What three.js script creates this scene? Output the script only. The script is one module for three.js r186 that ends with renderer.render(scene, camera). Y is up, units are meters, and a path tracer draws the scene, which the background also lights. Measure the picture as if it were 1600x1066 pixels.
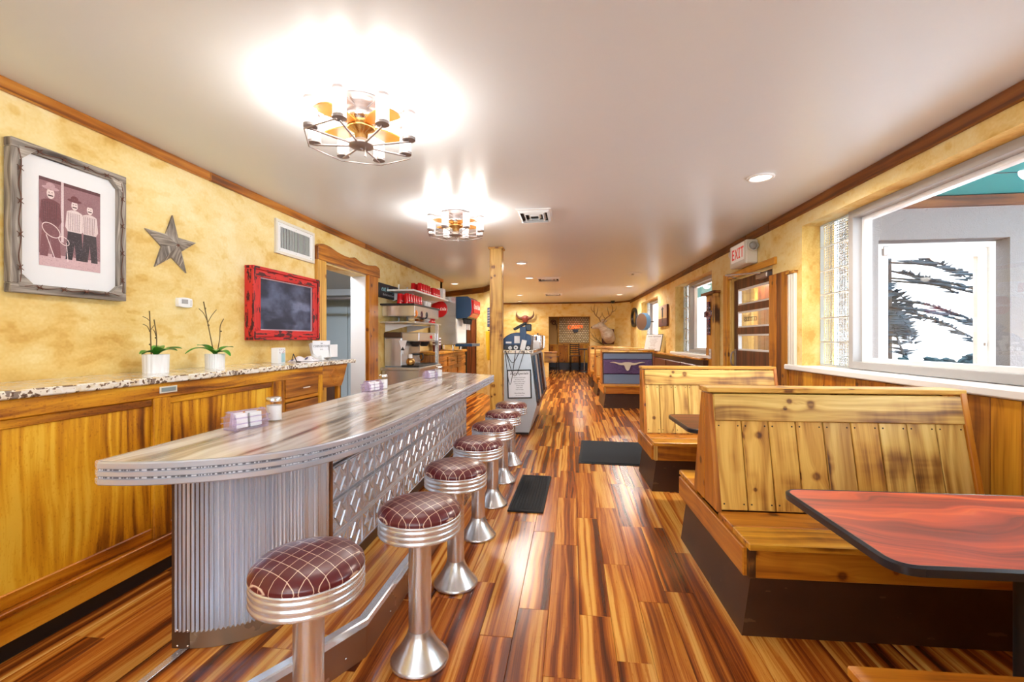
import * as THREE from 'three';
import { mergeGeometries, toCreasedNormals, mergeVertices } from 'three/addons/utils/BufferGeometryUtils.js';
import { RectAreaLightUniformsLib } from 'three/addons/lights/RectAreaLightUniformsLib.js';
import { FontLoader } from 'three/addons/loaders/FontLoader.js';
import { TextGeometry } from 'three/addons/geometries/TextGeometry.js';
import { MarchingCubes } from 'three/addons/objects/MarchingCubes.js';

// ---------- camera, sky, sun, exposure ----------
const scene = new THREE.Scene();
const renderer = new THREE.WebGLRenderer({ antialias: true });
renderer.toneMapping = THREE.LinearToneMapping;
renderer.toneMappingExposure = 1.45;
renderer.shadowMap.enabled = true;
RectAreaLightUniformsLib.init();
const YAW = Math.atan(94 / 711);
const camera = new THREE.PerspectiveCamera(2 * Math.atan(533 / 711) * 180 / Math.PI, 1600 / 1066, 0.05, 200);
camera.position.set(0, 1.3, 0);
camera.rotation.set(0, YAW, 0);
camera.setViewOffset(1600, 1066, 0, 3, 1600, 1066);
scene.add(camera);

scene.background = new THREE.Color().setRGB(0.80, 0.91, 1.0);   // bright overcast winter sky
scene.backgroundIntensity = 5.5;
const sun = new THREE.DirectionalLight(0xfff1dc, 3.0);           // from behind the building, it only reaches the yard
sun.position.set(-9, 14, 10); sun.target.position.set(6, 0, -10);
sun.castShadow = true; sun.shadow.mapSize.set(2048, 2048);
Object.assign(sun.shadow.camera, { left: -20, right: 20, top: 20, bottom: -20, near: 0.5, far: 60 });
scene.add(sun, sun.target);

// ---------- helpers ----------
function mulberry(a) { return () => { a |= 0; a = a + 0x6D2B79F5 | 0; let t = Math.imul(a ^ a >>> 15, 1 | a); t = t + Math.imul(t ^ t >>> 7, 61 | t) ^ t; return ((t ^ t >>> 14) >>> 0) / 4294967296; }; }
const rnd = mulberry(4711);
const rr = (a, b) => a + (b - a) * rnd();
const V2 = (x, y) => new THREE.Vector2(x, y), V3 = (x, y, z) => new THREE.Vector3(x, y, z);
const taken = {};
function numbered(n) { if (!(n in taken)) { taken[n] = 0; return n; } taken[n]++; return n + '_' + String(taken[n]).padStart(3, '0'); }
function tag(o, label, category, group, kind) {
  if (label) o.userData.label = label;
  if (category) o.userData.category = category;
  if (group) o.userData.group = group;
  if (kind) o.userData.kind = kind;
  return o;
}
// a Group at a thing's base
function thing(name, label, category, pos = [0, 0, 0], turn = 0, group, kind) {
  const o = new THREE.Group(); o.name = numbered(name); o.position.set(...pos); o.rotation.y = turn; scene.add(o);
  return tag(o, label, category, group, kind);
}
function mk(name, geo, mat, parent, pos, rot) {
  const m = new THREE.Mesh(geo, mat); m.name = name; m.castShadow = m.receiveShadow = true;
  if (pos) m.position.set(...pos);
  if (rot) m.rotation.set(...rot);
  parent.add(m); return m;
}
function solo(name, label, category, geo, mat, pos, turn = 0, group, kind) {   // a thing that is one mesh
  const m = new THREE.Mesh(geo, mat); m.name = numbered(name); m.castShadow = m.receiveShadow = true;
  if (pos) m.position.set(...pos); m.rotation.y = turn; scene.add(m);
  return tag(m, label, category, group, kind);
}
function dup(root, pos, turn, label) {
  const r = root.clone(); r.name = numbered(root.name.replace(/_\d{3}$/, '')); r.userData = { ...root.userData }; if (label) r.userData.label = label;
  r.position.set(...pos); if (turn !== undefined) r.rotation.y = turn; scene.add(r); return r;
}
// uv in metres/size by the face's main direction; the texture's u runs along `axis` (the grain)
function uvm(g, axis = 'x', size = 1, off = [0, 0]) {
  if (g.index) g = g.toNonIndexed();
  const p = g.attributes.position, uv = new Float32Array(p.count * 2), a = V3(), b = V3(), c = V3(), n = V3();
  for (let i = 0; i < p.count; i += 3) {
    a.fromBufferAttribute(p, i); b.fromBufferAttribute(p, i + 1); c.fromBufferAttribute(p, i + 2);
    n.copy(b).sub(a).cross(c.clone().sub(a));
    const x = Math.abs(n.x), y = Math.abs(n.y), z = Math.abs(n.z);
    const na = x >= y && x >= z ? 'x' : y >= z ? 'y' : 'z';
    let ua = axis, va = ['x', 'y', 'z'].find(k => k !== na && k !== axis);
    if (na === axis) { [ua, va] = ['x', 'y', 'z'].filter(k => k !== na); }
    [a, b, c].forEach((v, k) => { uv[(i + k) * 2] = v[ua] / size + off[0]; uv[(i + k) * 2 + 1] = v[va] / size + off[1]; });
  }
  g.setAttribute('uv', new THREE.BufferAttribute(uv, 2));
  return g;
}
// box with chamfered edges, 44 triangles, centred
function cbox(w, h, d, c = 0.004) {
  const X = w / 2, Y = h / 2, Z = d / 2; c = Math.min(c, X * 0.45, Y * 0.45, Z * 0.45);
  const pos = [], tri = (...v) => { // outward for convex shape about origin
    const [p, q, r] = v, n = [(q[1] - p[1]) * (r[2] - p[2]) - (q[2] - p[2]) * (r[1] - p[1]), (q[2] - p[2]) * (r[0] - p[0]) - (q[0] - p[0]) * (r[2] - p[2]), (q[0] - p[0]) * (r[1] - p[1]) - (q[1] - p[1]) * (r[0] - p[0])];
    const out = n[0] * (p[0] + q[0] + r[0]) + n[1] * (p[1] + q[1] + r[1]) + n[2] * (p[2] + q[2] + r[2]) > 0;
    for (const k of out ? [p, q, r] : [p, r, q]) pos.push(...k);
  };
  const quad = (p, q, r, s) => { tri(p, q, r); tri(p, r, s); };
  const x = X - c, y = Y - c, z = Z - c;
  for (const s of [-1, 1]) {
    quad([s * X, -y, -z], [s * X, y, -z], [s * X, y, z], [s * X, -y, z]);
    quad([-x, s * Y, -z], [x, s * Y, -z], [x, s * Y, z], [-x, s * Y, z]);
    quad([-x, -y, s * Z], [x, -y, s * Z], [x, y, s * Z], [-x, y, s * Z]);
    for (const t of [-1, 1]) {
      quad([s * X, t * y, -z], [s * x, t * Y, -z], [s * x, t * Y, z], [s * X, t * y, z]);
      quad([s * X, -y, t * z], [s * x, -y, t * Z], [s * x, y, t * Z], [s * X, y, t * z]);
      quad([-x, s * Y, t * z], [-x, s * y, t * Z], [x, s * y, t * Z], [x, s * Y, t * z]);
      for (const u of [-1, 1]) tri([s * X, t * y, u * z], [s * x, t * Y, u * z], [s * x, t * y, u * Z]);
    }
  }
  const g = new THREE.BufferGeometry(); g.setAttribute('position', new THREE.Float32BufferAttribute(pos, 3)); g.computeVertexNormals();
  return uvm(g, 'x', 1);
}
const bx = (w, h, d, x = 0, y = 0, z = 0) => { const g = new THREE.BoxGeometry(w, h, d); g.translate(x, y, z); return g; };
const cb = (w, h, d, x = 0, y = 0, z = 0, c) => cbox(w, h, d, c).translate(x, y, z);
const cyl = (r0, r1, h, x = 0, y = 0, z = 0, n = 24) => new THREE.CylinderGeometry(r0, r1, h, n).translate(x, y, z);
function tube(pts, r, seg = 24, rad = 8) { return new THREE.TubeGeometry(new THREE.CatmullRomCurve3(pts.map(p => V3(...p))), seg, r, rad); }
function rod(a, b, r, n = 8) {
  const A = V3(...a), B = V3(...b), g = new THREE.CylinderGeometry(r, r, A.distanceTo(B), n);
  g.applyQuaternion(new THREE.Quaternion().setFromUnitVectors(V3(0, 1, 0), B.clone().sub(A).normalize()));
  return g.translate((A.x + B.x) / 2, (A.y + B.y) / 2, (A.z + B.z) / 2);
}
function taper(pts, radii, rad = 8) {  // tapered tube
  const curve = new THREE.CatmullRomCurve3(pts.map(p => V3(...p))), seg = pts.length * 4, g = new THREE.TubeGeometry(curve, seg, 1, rad), p = g.attributes.position;
  for (let i = 0; i <= seg; i++) {
    const t = i / seg, c = curve.getPointAt(t), f = t * (radii.length - 1), k = Math.min(radii.length - 2, Math.floor(f)), r = radii[k] + (radii[k + 1] - radii[k]) * (f - k);
    for (let j = 0; j <= rad; j++) { const q = i * (rad + 1) + j; p.setXYZ(q, c.x + (p.getX(q) - c.x) * r, c.y + (p.getY(q) - c.y) * r, c.z + (p.getZ(q) - c.z) * r); }
  }
  g.computeVertexNormals(); return g;
}
const lathe = (pts, n = 48) => new THREE.LatheGeometry(pts.map(p => V2(...p)), n);
function flat(list) { return mergeGeometries(list.map(g => { g = g.index ? g.toNonIndexed() : g; for (const k of Object.keys(g.attributes)) if (!['position', 'normal', 'uv'].includes(k)) g.deleteAttribute(k); if (!g.attributes.uv) g.setAttribute('uv', new THREE.BufferAttribute(new Float32Array(g.attributes.position.count * 2), 2)); return g; })); }
const shape = (pts, holes = []) => { const s = new THREE.Shape(pts.map(p => V2(...p))); for (const h of holes) s.holes.push(new THREE.Path(h.map(p => V2(...p)))); return s; };
const rect = (x0, y0, x1, y1) => [[x0, y0], [x1, y0], [x1, y1], [x0, y1]];
const extr = (sh, depth, bevel = 0, seg = 12) => new THREE.ExtrudeGeometry(sh, { depth, bevelEnabled: bevel > 0, bevelThickness: bevel, bevelSize: bevel, bevelOffset: -bevel, bevelSegments: 2, curveSegments: seg });
// profile [[out, y]...] swept along a plan path [[x, z]...]; "out" lies to the right of the way of travel
function sweep(path, prof, closeEnds = true, crease = 0.7) {
  path = path.filter((p, i) => !i || Math.hypot(p[0] - path[i - 1][0], p[1] - path[i - 1][1]) > 1e-5);
  const n = path.length, pos = [], uvs = [], N = [];
  for (let i = 0; i < n; i++) {
    const a = path[Math.max(0, i - 1)], b = path[i], c = path[Math.min(n - 1, i + 1)];
    let d1 = [b[0] - a[0], b[1] - a[1]], d2 = [c[0] - b[0], c[1] - b[1]]; if (i === 0) d1 = d2; if (i === n - 1) d2 = d1;
    const l1 = Math.hypot(...d1), l2 = Math.hypot(...d2), n1 = [-d1[1] / l1, d1[0] / l1], n2 = [-d2[1] / l2, d2[0] / l2];
    let m = [n1[0] + n2[0], n1[1] + n2[1]]; const ml = Math.hypot(...m) || 1; m = [m[0] / ml, m[1] / ml];
    const k = 1 / Math.max(0.5, m[0] * n1[0] + m[1] * n1[1]); N.push([m[0] * k, m[1] * k]);
  }
  let L = 0; const len = path.map((p, i) => i ? (L += Math.hypot(p[0] - path[i - 1][0], p[1] - path[i - 1][1])) : 0);
  let Q = 0; const plen = prof.map((p, i) => i ? (Q += Math.hypot(p[0] - prof[i - 1][0], p[1] - prof[i - 1][1])) : 0);
  const P = (i, j) => [path[i][0] + N[i][0] * prof[j][0], prof[j][1], path[i][1] + N[i][1] * prof[j][0]];
  const push = (i, j) => { pos.push(...P(i, j)); uvs.push(len[i], plen[j]); };
  for (let i = 0; i < n - 1; i++) for (let j = 0; j < prof.length - 1; j++) { push(i, j); push(i + 1, j); push(i + 1, j + 1); push(i, j); push(i + 1, j + 1); push(i, j + 1); }
  if (closeEnds && prof.length > 2) for (const i of [0, n - 1]) {
    for (const t of THREE.ShapeUtils.triangulateShape(prof.map(p => V2(...p)), [])) for (const k of (i ? t : [...t].reverse())) push(i, k);
  }
  const g = new THREE.BufferGeometry();
  g.setAttribute('position', new THREE.Float32BufferAttribute(pos, 3)); g.setAttribute('uv', new THREE.Float32BufferAttribute(uvs, 2)); g.computeVertexNormals();
  return toCreasedNormals(g, crease);
}

// ---------- textures ----------
function hash(x, y, s) { let h = Math.imul(x, 374761393) + Math.imul(y, 668265263) + Math.imul(s, 974634777); h = Math.imul(h ^ h >>> 13, 1274126177); return ((h ^ h >>> 16) >>> 0) / 4294967296; }
function vn(x, y, px, py, s) { // value noise that repeats after px, py cells
  const ix = x | 0, iy = y | 0, fx = x - ix, fy = y - iy, u = fx * fx * (3 - 2 * fx), v = fy * fy * (3 - 2 * fy), x0 = ix % px, x1 = (ix + 1) % px, y0 = iy % py, y1 = (iy + 1) % py;
  const a = hash(x0, y0, s), b = hash(x1, y0, s), c = hash(x0, y1, s), d = hash(x1, y1, s);
  return (a + (b - a) * u) * (1 - v) + (c + (d - c) * u) * v;
}
function fbm(u, v, fu, fv, oct, s) { let t = 0, a = 0.5, n = 0; for (let o = 0; o < oct; o++) { t += a * vn(u * fu, v * fv, fu, fv, s + o * 17); n += a; a *= 0.5; fu *= 2; fv *= 2; } return t / n; }
const clamp = (x, a = 0, b = 1) => Math.min(b, Math.max(a, x)), sm = (a, b, x) => { x = clamp((x - a) / (b - a)); return x * x * (3 - 2 * x); };
const mix = (a, b, t) => a.map((x, i) => x + (b[i] - x) * t);
function ramp(stops, t) { t = clamp(t); for (let i = 1; i < stops.length; i++) if (t <= stops[i][0]) return mix(stops[i - 1][1], stops[i][1], (t - stops[i - 1][0]) / (stops[i][0] - stops[i - 1][0])); return stops[stops.length - 1][1]; }
function tex(w, h, f, srgb = true) {
  const d = new Uint8Array(w * h * 4);
  for (let y = 0; y < h; y++) for (let x = 0; x < w; x++) { const c = f((x + 0.5) / w, (y + 0.5) / h, x, y), k = (y * w + x) * 4; d[k] = clamp(c[0], 0, 255); d[k + 1] = clamp(c[1], 0, 255); d[k + 2] = clamp(c[2], 0, 255); d[k + 3] = 255; }
  const t = new THREE.DataTexture(d, w, h); t.wrapS = t.wrapT = THREE.RepeatWrapping; t.magFilter = THREE.LinearFilter; t.minFilter = THREE.LinearMipmapLinearFilter; t.generateMipmaps = true;
  if (srgb) t.colorSpace = THREE.SRGBColorSpace; t.needsUpdate = true; return t;
}
const grey = f => (u, v) => { const g = f(u, v) * 255; return [g, g, g]; };
function canvas(w, h, draw) {
  const c = document.createElement('canvas'); c.width = w; c.height = h; const x = c.getContext('2d'); draw(x, w, h);
  const t = new THREE.CanvasTexture(c); t.colorSpace = THREE.SRGBColorSpace; t.magFilter = THREE.LinearFilter; return t;
}
const T = {};
// trowelled ochre plaster, 2.4 m a tile
T.plaster = tex(896, 896, (u, v) => {
  const w = fbm(u, v, 4, 4, 3, 5) * 0.25, big = fbm(u + w * 0.6, v + w * 0.6, 3, 3, 5, 11), str = fbm(u + w * 0.6, v, 12, 26, 4, 23), fine = vn(u * 256, v * 256, 256, 256, 31);
  const q = fbm(u + w * 0.4, v + w * 0.3, 26, 40, 3, 41), t = clamp(0.58 + (big - 0.5) * 1.4 + (str - 0.5) * 0.5 + (fine - 0.5) * 0.14 - sm(0.56, 0.74, q) * 0.2 + sm(0.42, 0.3, q) * 0.08);
  return ramp([[0, [200, 154, 70]], [0.3, [220, 184, 104]], [0.6, [231, 206, 140]], [1, [238, 224, 178]]], t);
});
T.plasterB = tex(512, 512, grey((u, v) => fbm(u + fbm(u, v, 6, 6, 2, 2) * 0.2, v, 12, 30, 4, 77)), false);
T.ceilB = tex(512, 512, grey((u, v) => fbm(u, v, 5, 7, 5, 91)), false);
// streaky exotic floor boards: u along the grain (2 m), v across (1 m)
T.floor = tex(1024, 1024, (u, v) => {
  const w = fbm(u, v, 3, 8, 3, 3) * 0.05, band = fbm(u * 1, v + w, 1, 16, 2, 7), st = fbm(u, v + w, 2, 64, 3, 13), fine = fbm(u, v, 10, 400, 2, 19), pore = vn(u * 60, v * 512, 60, 512, 29);
  let t = 0.5 + (band - 0.5) * 1.25 + (st - 0.5) * 0.85 + (fine - 0.5) * 0.3 + 0.1; if (pore > 0.88) t -= 0.12;
  return ramp([[0, [78, 34, 10]], [0.3, [122, 58, 18]], [0.52, [164, 86, 28]], [0.74, [200, 124, 46]], [1, [230, 172, 86]]], t);
});
// knotty pine: u along the grain (1.6 m), v across (.8 m)
const knots = []; { const k = mulberry(99); for (let i = 0; i < 26; i++) knots.push([k(), k(), 0.006 + k() * 0.010]); }
function pine(stops, seed, stain) {
  return tex(1024, 640, (u, v) => {
    let dv = 0, dark = 0;
    for (const [ku, kv, r] of knots) {
      let a = u - ku, b = v - kv; a -= Math.round(a); b -= Math.round(b); if (Math.abs(a) > r * 7 || Math.abs(b) > r * 5) continue;
      const q = Math.hypot(a, b * 1.0), g = Math.exp(-(a * a) / (9 * r * r) - (b * b) / (5 * r * r)); dv += Math.sign(b) * g * r * 1.1; dark += sm(r * 1.15, r * 0.55, q) * 0.75 + Math.exp(-(((q - r) / (r * 0.35)) ** 2)) * 0.35 + g * 0.16;
    }
    const w = fbm(u, v, 2, 5, 3, seed) * 0.10, st = fbm(u, v + dv + w + 1, 2, 56, 3, seed + 3), fine = fbm(u, v + dv + 1, 8, 300, 2, seed + 9), bl = fbm(u, v, 6, 9, 3, seed + 21), rip = fbm(u + v * 0.0, v, 60, 7, 2, seed + 40);
    let t = 0.62 + (st - 0.5) * 0.7 + (fine - 0.5) * 0.22 - dark * 0.55 - Math.max(0, bl - 0.56) * stain * (0.6 + rip);
    return ramp(stops, t);
  });
}
T.pine = pine([[0, [84, 50, 16]], [0.25, [140, 94, 38]], [0.5, [194, 150, 72]], [0.75, [220, 184, 102]], [1, [234, 206, 132]]], 201, 1.1);
T.pine2 = pine([[0, [70, 40, 16]], [0.25, [126, 82, 36]], [0.5, [186, 140, 68]], [0.75, [214, 176, 98]], [1, [230, 200, 126]]], 251, 3.0);
T.gold = pine([[0, [84, 42, 8]], [0.3, [150, 90, 18]], [0.55, [198, 132, 32]], [0.8, [220, 160, 50]], [1, [232, 184, 76]]], 307, 0.7);
T.oak = tex(1024, 512, (u, v) => {
  const w = fbm(u, v, 2, 6, 3, 401) * 0.06, st = fbm(u, v + w, 3, 60, 4, 403), col = fbm(u, v, 2, 9, 2, 409), fl = vn(u * 90, v * 420, 90, 420, 411), bl = fbm(u, v, 4, 4, 3, 417);
  const t = 0.58 + (st - 0.5) * 1.0 + (col - 0.5) * 0.8 - (fl > 0.8 ? 0.12 : 0) + (bl - 0.5) * 0.5;
  return ramp([[0, [90, 42, 4]], [0.3, [154, 88, 10]], [0.55, [204, 136, 20]], [0.8, [226, 164, 34]], [1, [238, 188, 60]]], t);
});
T.oakRed = tex(512, 512, (u, v) => {
  const st = fbm(u, v + fbm(u, v, 2, 6, 2, 431) * 0.08, 3, 50, 4, 433), bl = fbm(u, v, 4, 5, 3, 437);
  return ramp([[0, [66, 32, 8]], [0.35, [128, 70, 18]], [0.6, [172, 104, 30]], [1, [204, 142, 58]]], 0.55 + (st - 0.5) * 1.0 + (bl - 0.5) * 0.5);
});
T.dark = tex(512, 512, (u, v) => {
  const st = fbm(u, v + fbm(u, v, 2, 5, 2, 451) * 0.08, 2, 46, 4, 453);
  return ramp([[0, [46, 18, 8]], [0.45, [92, 42, 20]], [1, [138, 74, 40]]], 0.5 + (st - 0.5) * 1.2);
});
T.barn = tex(512, 512, (u, v) => {
  const st = fbm(u, v + fbm(u, v, 3, 5, 2, 471) * 0.06, 3, 70, 4, 473), bl = fbm(u, v, 5, 6, 3, 477);
  return ramp([[0, [66, 58, 54]], [0.4, [126, 116, 108]], [0.75, [168, 158, 148]], [1, [196, 186, 174]]], 0.55 + (st - 0.5) * 1.3 + (bl - 0.5) * 0.4);
});
// counter laminate: long taupe and grey drifts, u along
T.lam = tex(1024, 768, (u, v) => {
  const w = fbm(u, v, 4, 6, 3, 501) * 0.12, a = fbm(u, v + w, 3, 20, 4, 503), b = fbm(u, v + w * 0.7, 5, 46, 3, 509), c = fbm(u, v, 2, 7, 2, 511);
  const t = 0.55 + (a - 0.5) * 1.5 + (b - 0.5) * 0.6, base = ramp([[0, [104, 88, 80]], [0.25, [160, 142, 130]], [0.5, [202, 192, 182]], [0.75, [222, 216, 210]], [1, [234, 230, 226]]], t);
  return mix(base, [204, 172, 136], sm(0.52, 0.8, c) * 0.45);
});
T.granite = tex(512, 512, (u, v) => {
  const a = fbm(u, v, 12, 12, 4, 521), b = fbm(u, v, 40, 40, 2, 523), c = fbm(u, v, 22, 22, 3, 527);
  let col = mix([236, 228, 214], [206, 180, 136], sm(0.45, 0.7, a)); if (b > 0.7) col = mix(col, [96, 70, 52], 0.85); if (c > 0.64) col = mix(col, [244, 240, 236], 0.7); if (c < 0.3) col = mix(col, [70, 48, 40], 0.6);
  return col;
});
T.mahog = tex(1024, 512, (u, v) => {
  const w = fbm(u, v, 3, 5, 3, 541) * 0.22, st = fbm(u, v + w, 2, 34, 4, 543), fine = fbm(u, v + w, 6, 160, 2, 547);
  return ramp([[0, [104, 28, 4]], [0.4, [164, 52, 8]], [0.7, [196, 70, 14]], [1, [216, 96, 28]]], 0.52 + (st - 0.5) * 1.3 + (fine - 0.5) * 0.4);
});
T.brown = tex(512, 512, (u, v) => { // scuffed brown paint
  const a = fbm(u, v, 6, 6, 5, 561), b = vn(u * 120, v * 120, 120, 120, 563), s = fbm(u, v, 9, 30, 4, 567);
  let c = mix([58, 34, 19], [82, 49, 28], a); if (b > 0.985 || s > 0.8) c = mix(c, [140, 112, 88], 0.4); return c;
});
T.stucco = tex(512, 512, grey((u, v) => 0.6 * fbm(u, v, 30, 30, 3, 581) + 0.4 * vn(u * 200, v * 200, 200, 200, 583)), false);
T.smudge = tex(512, 512, grey((u, v) => 0.55 + 0.45 * fbm(u, v, 5, 6, 5, 591)), false);
// cream diamond stitching on burgundy vinyl, one tile covers the 0.34 m cushion
T.vinyl = canvas(512, 512, (x, w, h) => {
  x.fillStyle = '#5c1c22'; x.fillRect(0, 0, w, h);
  for (let i = 0; i < 900; i++) { x.fillStyle = `rgba(${30 + rnd() * 70},10,16,${0.05 + rnd() * 0.08})`; x.fillRect(rnd() * w, rnd() * h, 3 + rnd() * 30, 2 + rnd() * 6); }
  x.strokeStyle = '#d8bfa6'; x.lineWidth = 3.2; x.lineCap = 'round';
  for (let k = -8; k <= 16; k++) { for (const s of [0, 1]) { x.beginPath(); x.moveTo(s ? k * 74 : k * 74, 0); x.lineTo(s ? k * 74 + 400 : k * 74 - 400, h); x.stroke(); } }
});

// ---------- materials ----------
const std = (o) => new THREE.MeshStandardMaterial(o), phy = (o) => new THREE.MeshPhysicalMaterial(o);
const lin = (r, g, b) => new THREE.Color().setRGB(r, g, b);
const M = {
  plaster: std({ map: T.plaster, bumpMap: T.plasterB, bumpScale: 0.008, roughness: 0.66 }),
  ceiling: std({ color: lin(0.74, 0.78, 0.82), roughness: 0.32, bumpMap: T.ceilB, bumpScale: 0.003 }),
  pine: std({ map: T.pine, roughness: 0.4 }),
  pineB: std({ map: T.pine, color: lin(1, 0.86, 0.62), roughness: 0.4 }),
  pineC: std({ map: T.pine2, color: lin(0.95, 0.9, 0.82), roughness: 0.42 }),
  gold: std({ map: T.gold, roughness: 0.36 }),
  goldB: std({ map: T.gold, color: lin(0.8, 0.62, 0.48), roughness: 0.4 }),
  wains: std({ map: T.gold, color: lin(0.66, 0.56, 0.5), roughness: 0.45 }),
  oak: std({ map: T.oak, roughness: 0.38 }),
  oakB: std({ map: T.oak, color: lin(0.8, 0.6, 0.5), roughness: 0.38 }),
  cherry: std({ map: T.oakRed, roughness: 0.34 }),
  trim: std({ map: T.oakRed, color: lin(0.46, 0.38, 0.34), roughness: 0.5 }),
  dark: std({ map: T.dark, roughness: 0.45 }),
  barn: std({ map: T.barn, roughness: 0.85 }),
  lam: phy({ map: T.lam, roughness: 0.2, clearcoat: 0.4, clearcoatRoughness: 0.12 }),
  granite: std({ map: T.granite, roughness: 0.1 }),
  mahog: std({ map: T.mahog, roughness: 0.42 }),
  brown: std({ map: T.brown, roughness: 0.42 }),
  black: std({ color: lin(0.012, 0.012, 0.014), roughness: 0.45 }),
  blackM: std({ color: lin(0.02, 0.02, 0.022), roughness: 0.8 }),
  navy: std({ color: lin(0.02, 0.03, 0.05), roughness: 0.35 }),
  white: std({ color: lin(0.8, 0.8, 0.8), roughness: 0.45 }),
  whiteG: std({ color: lin(0.82, 0.82, 0.84), roughness: 0.2 }),
  paper: std({ color: lin(0.8, 0.8, 0.82), roughness: 0.8 }),
  cream: std({ color: lin(0.72, 0.68, 0.6), roughness: 0.5 }),
  frame: std({ color: lin(0.36, 0.35, 0.35), roughness: 0.35 }),
  chrome: std({ color: lin(0.86, 0.86, 0.88), metalness: 1, roughness: 0.13 }),
  satin: std({ color: lin(0.72, 0.71, 0.72), metalness: 0.9, roughness: 0.27 }),
  steel: std({ color: lin(0.62, 0.64, 0.66), metalness: 0.75, roughness: 0.3, roughnessMap: T.smudge }),
  tin: std({ color: lin(0.66, 0.72, 0.83), metalness: 0.72, roughness: 0.25 }),
  edge: std({ color: lin(0.62, 0.65, 0.74), metalness: 0.55, roughness: 0.24 }),
  alu: std({ color: lin(0.78, 0.8, 0.85), metalness: 0.75, roughness: 0.22 }),
  pewter: std({ color: lin(0.36, 0.31, 0.3), metalness: 0.8, roughness: 0.36 }),
  brass: std({ color: lin(0.6, 0.36, 0.12), metalness: 1, roughness: 0.25 }),
  vinyl: phy({ map: T.vinyl, roughness: 0.3, clearcoat: 0.3, clearcoatRoughness: 0.25 }),
  maroon: std({ color: lin(0.11, 0.018, 0.025), roughness: 0.38 }),
  red: std({ color: lin(0.55, 0.008, 0.014), roughness: 0.22 }),
  glass: phy({ color: 0xffffff, transmission: 1, roughness: 0, ior: 1.5, thickness: 0 }),
  glassP: phy({ color: 0xffffff, transmission: 1, roughness: 0, ior: 1.12, thickness: 0 }),
  jar: phy({ color: 0xffffff, transmission: 1, roughness: 0.02, ior: 1.45, thickness: 0 }),
  block: phy({ color: lin(0.95, 0.98, 0.98), transmission: 1, roughness: 0.03, ior: 1.45, thickness: 0.07 }),
  stucco: std({ color: lin(0.26, 0.235, 0.24), roughness: 0.9, bumpMap: T.stucco, bumpScale: 0.008 }),
  teal: std({ color: lin(0.012, 0.26, 0.28), roughness: 0.8, bumpMap: T.stucco, bumpScale: 0.004 }),
  rust: std({ color: lin(0.13, 0.05, 0.03), roughness: 0.8 }),
  leaf: std({ color: lin(0.03, 0.22, 0.03), roughness: 0.3 }),
  stem: std({ color: lin(0.14, 0.09, 0.03), roughness: 0.7 }),
  mat: std({ color: lin(0.018, 0.019, 0.022), roughness: 0.85 }),
};
const floorMats = [[1, 1, 1], [1, 0.94, 0.84], [0.82, 0.76, 0.7], [1, 1, 0.9], [0.92, 0.8, 0.72]].map(c => std({ map: T.floor, color: lin(...c), roughness: 0.24 }));
// ---------- the room ----------
const XL = -2.68, C = 2.54, SL = 0.0245, RX = z => 2.22 + SL * z, RT = -Math.PI / 2 + SL;
// wall frames: left wall local (s = -z, y, into the room); right wall local (z, y, into the room)
const onL = (s, y, d = 0) => [XL + d, y, -s], LT = Math.PI / 2;
const onR = (z, y, d = 0) => [RX(z) - d, y, z + SL * d];
const structure = (o) => tag(o, null, null, null, 'structure');
function struct(name, geo, mat, pos, turn = 0) { const m = solo(name, null, null, geo, mat, pos, turn); return structure(m); }
const PL = 2.4;

// floor: planks one by one where they show, the rest joined
{
  const f = thing('floor', null, null); structure(f);
  mk('subfloor', uvm(bx(7.2, 0.2, 22.6, -0.8, -0.112, -8.6), 'z', 1), M.dark, f);
  const r = mulberry(12), W = 0.146, rest = [[], [], [], [], []];
  for (let i = 0; i < 60; i++) {
    const x = -4.2 + i * W; let z = 1.6 - r() * 1.2;
    while (z > -19.5) {
      const L = 0.75 + r() * 0.6, zc = z - L / 2, k = Math.floor(r() * 5), off = [r() * 7, r() * 7], h = 0.012 + (r() - 0.5) * 0.0008;
      const seen = x > -2.34 && x < 1.25 && z > -9.6 && z - L < -1.1 && !(x > 0.95 && z > -9) && !(x < -0.95 && x > -1.55 && z < -1.6 && z > -4.6);
      const g = seen ? cbox(W - 0.0012, 0.024, L - 0.0014, 0.0012) : bx(W - 0.0012, 0.024, L - 0.0014);
      const gm = uvm(g, 'z', 2, off);
      const uv = gm.attributes.uv; for (let q = 0; q < uv.count; q++) uv.setY(q, uv.getY(q) * 2);
      if (seen) mk('plank', gm, floorMats[k], f, [x + W / 2, -h, zc]);
      else rest[k].push(gm.translate(x + W / 2, -h, zc));
      z -= L;
    }
  }
  rest.forEach((l, k) => { tag(mk('plank_field', flat(l), floorMats[k], f), null, null, null, 'stuff'); });
}
struct('ceiling', uvm(bx(7.4, 0.16, 22.8, -0.8, C + 0.08, -8.6), 'x', 2), M.ceiling);

// left wall with the kitchen doorway
{
  const s = shape([[-2.4, 0], [4.63, 0], [4.63, 2.12], [5.65, 2.12], [5.65, 0], [9.2, 0], [9.2, C], [-2.4, C]]);
  const g = extr(s, 0.2).translate(0, 0, -0.2);
  const uv = g.attributes.uv; for (let i = 0; i < uv.count; i++) uv.setXY(i, uv.getX(i) / PL, uv.getY(i) / PL);
  struct('wall_left', g, M.plaster, [XL, 0, 0], LT);
}
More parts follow.
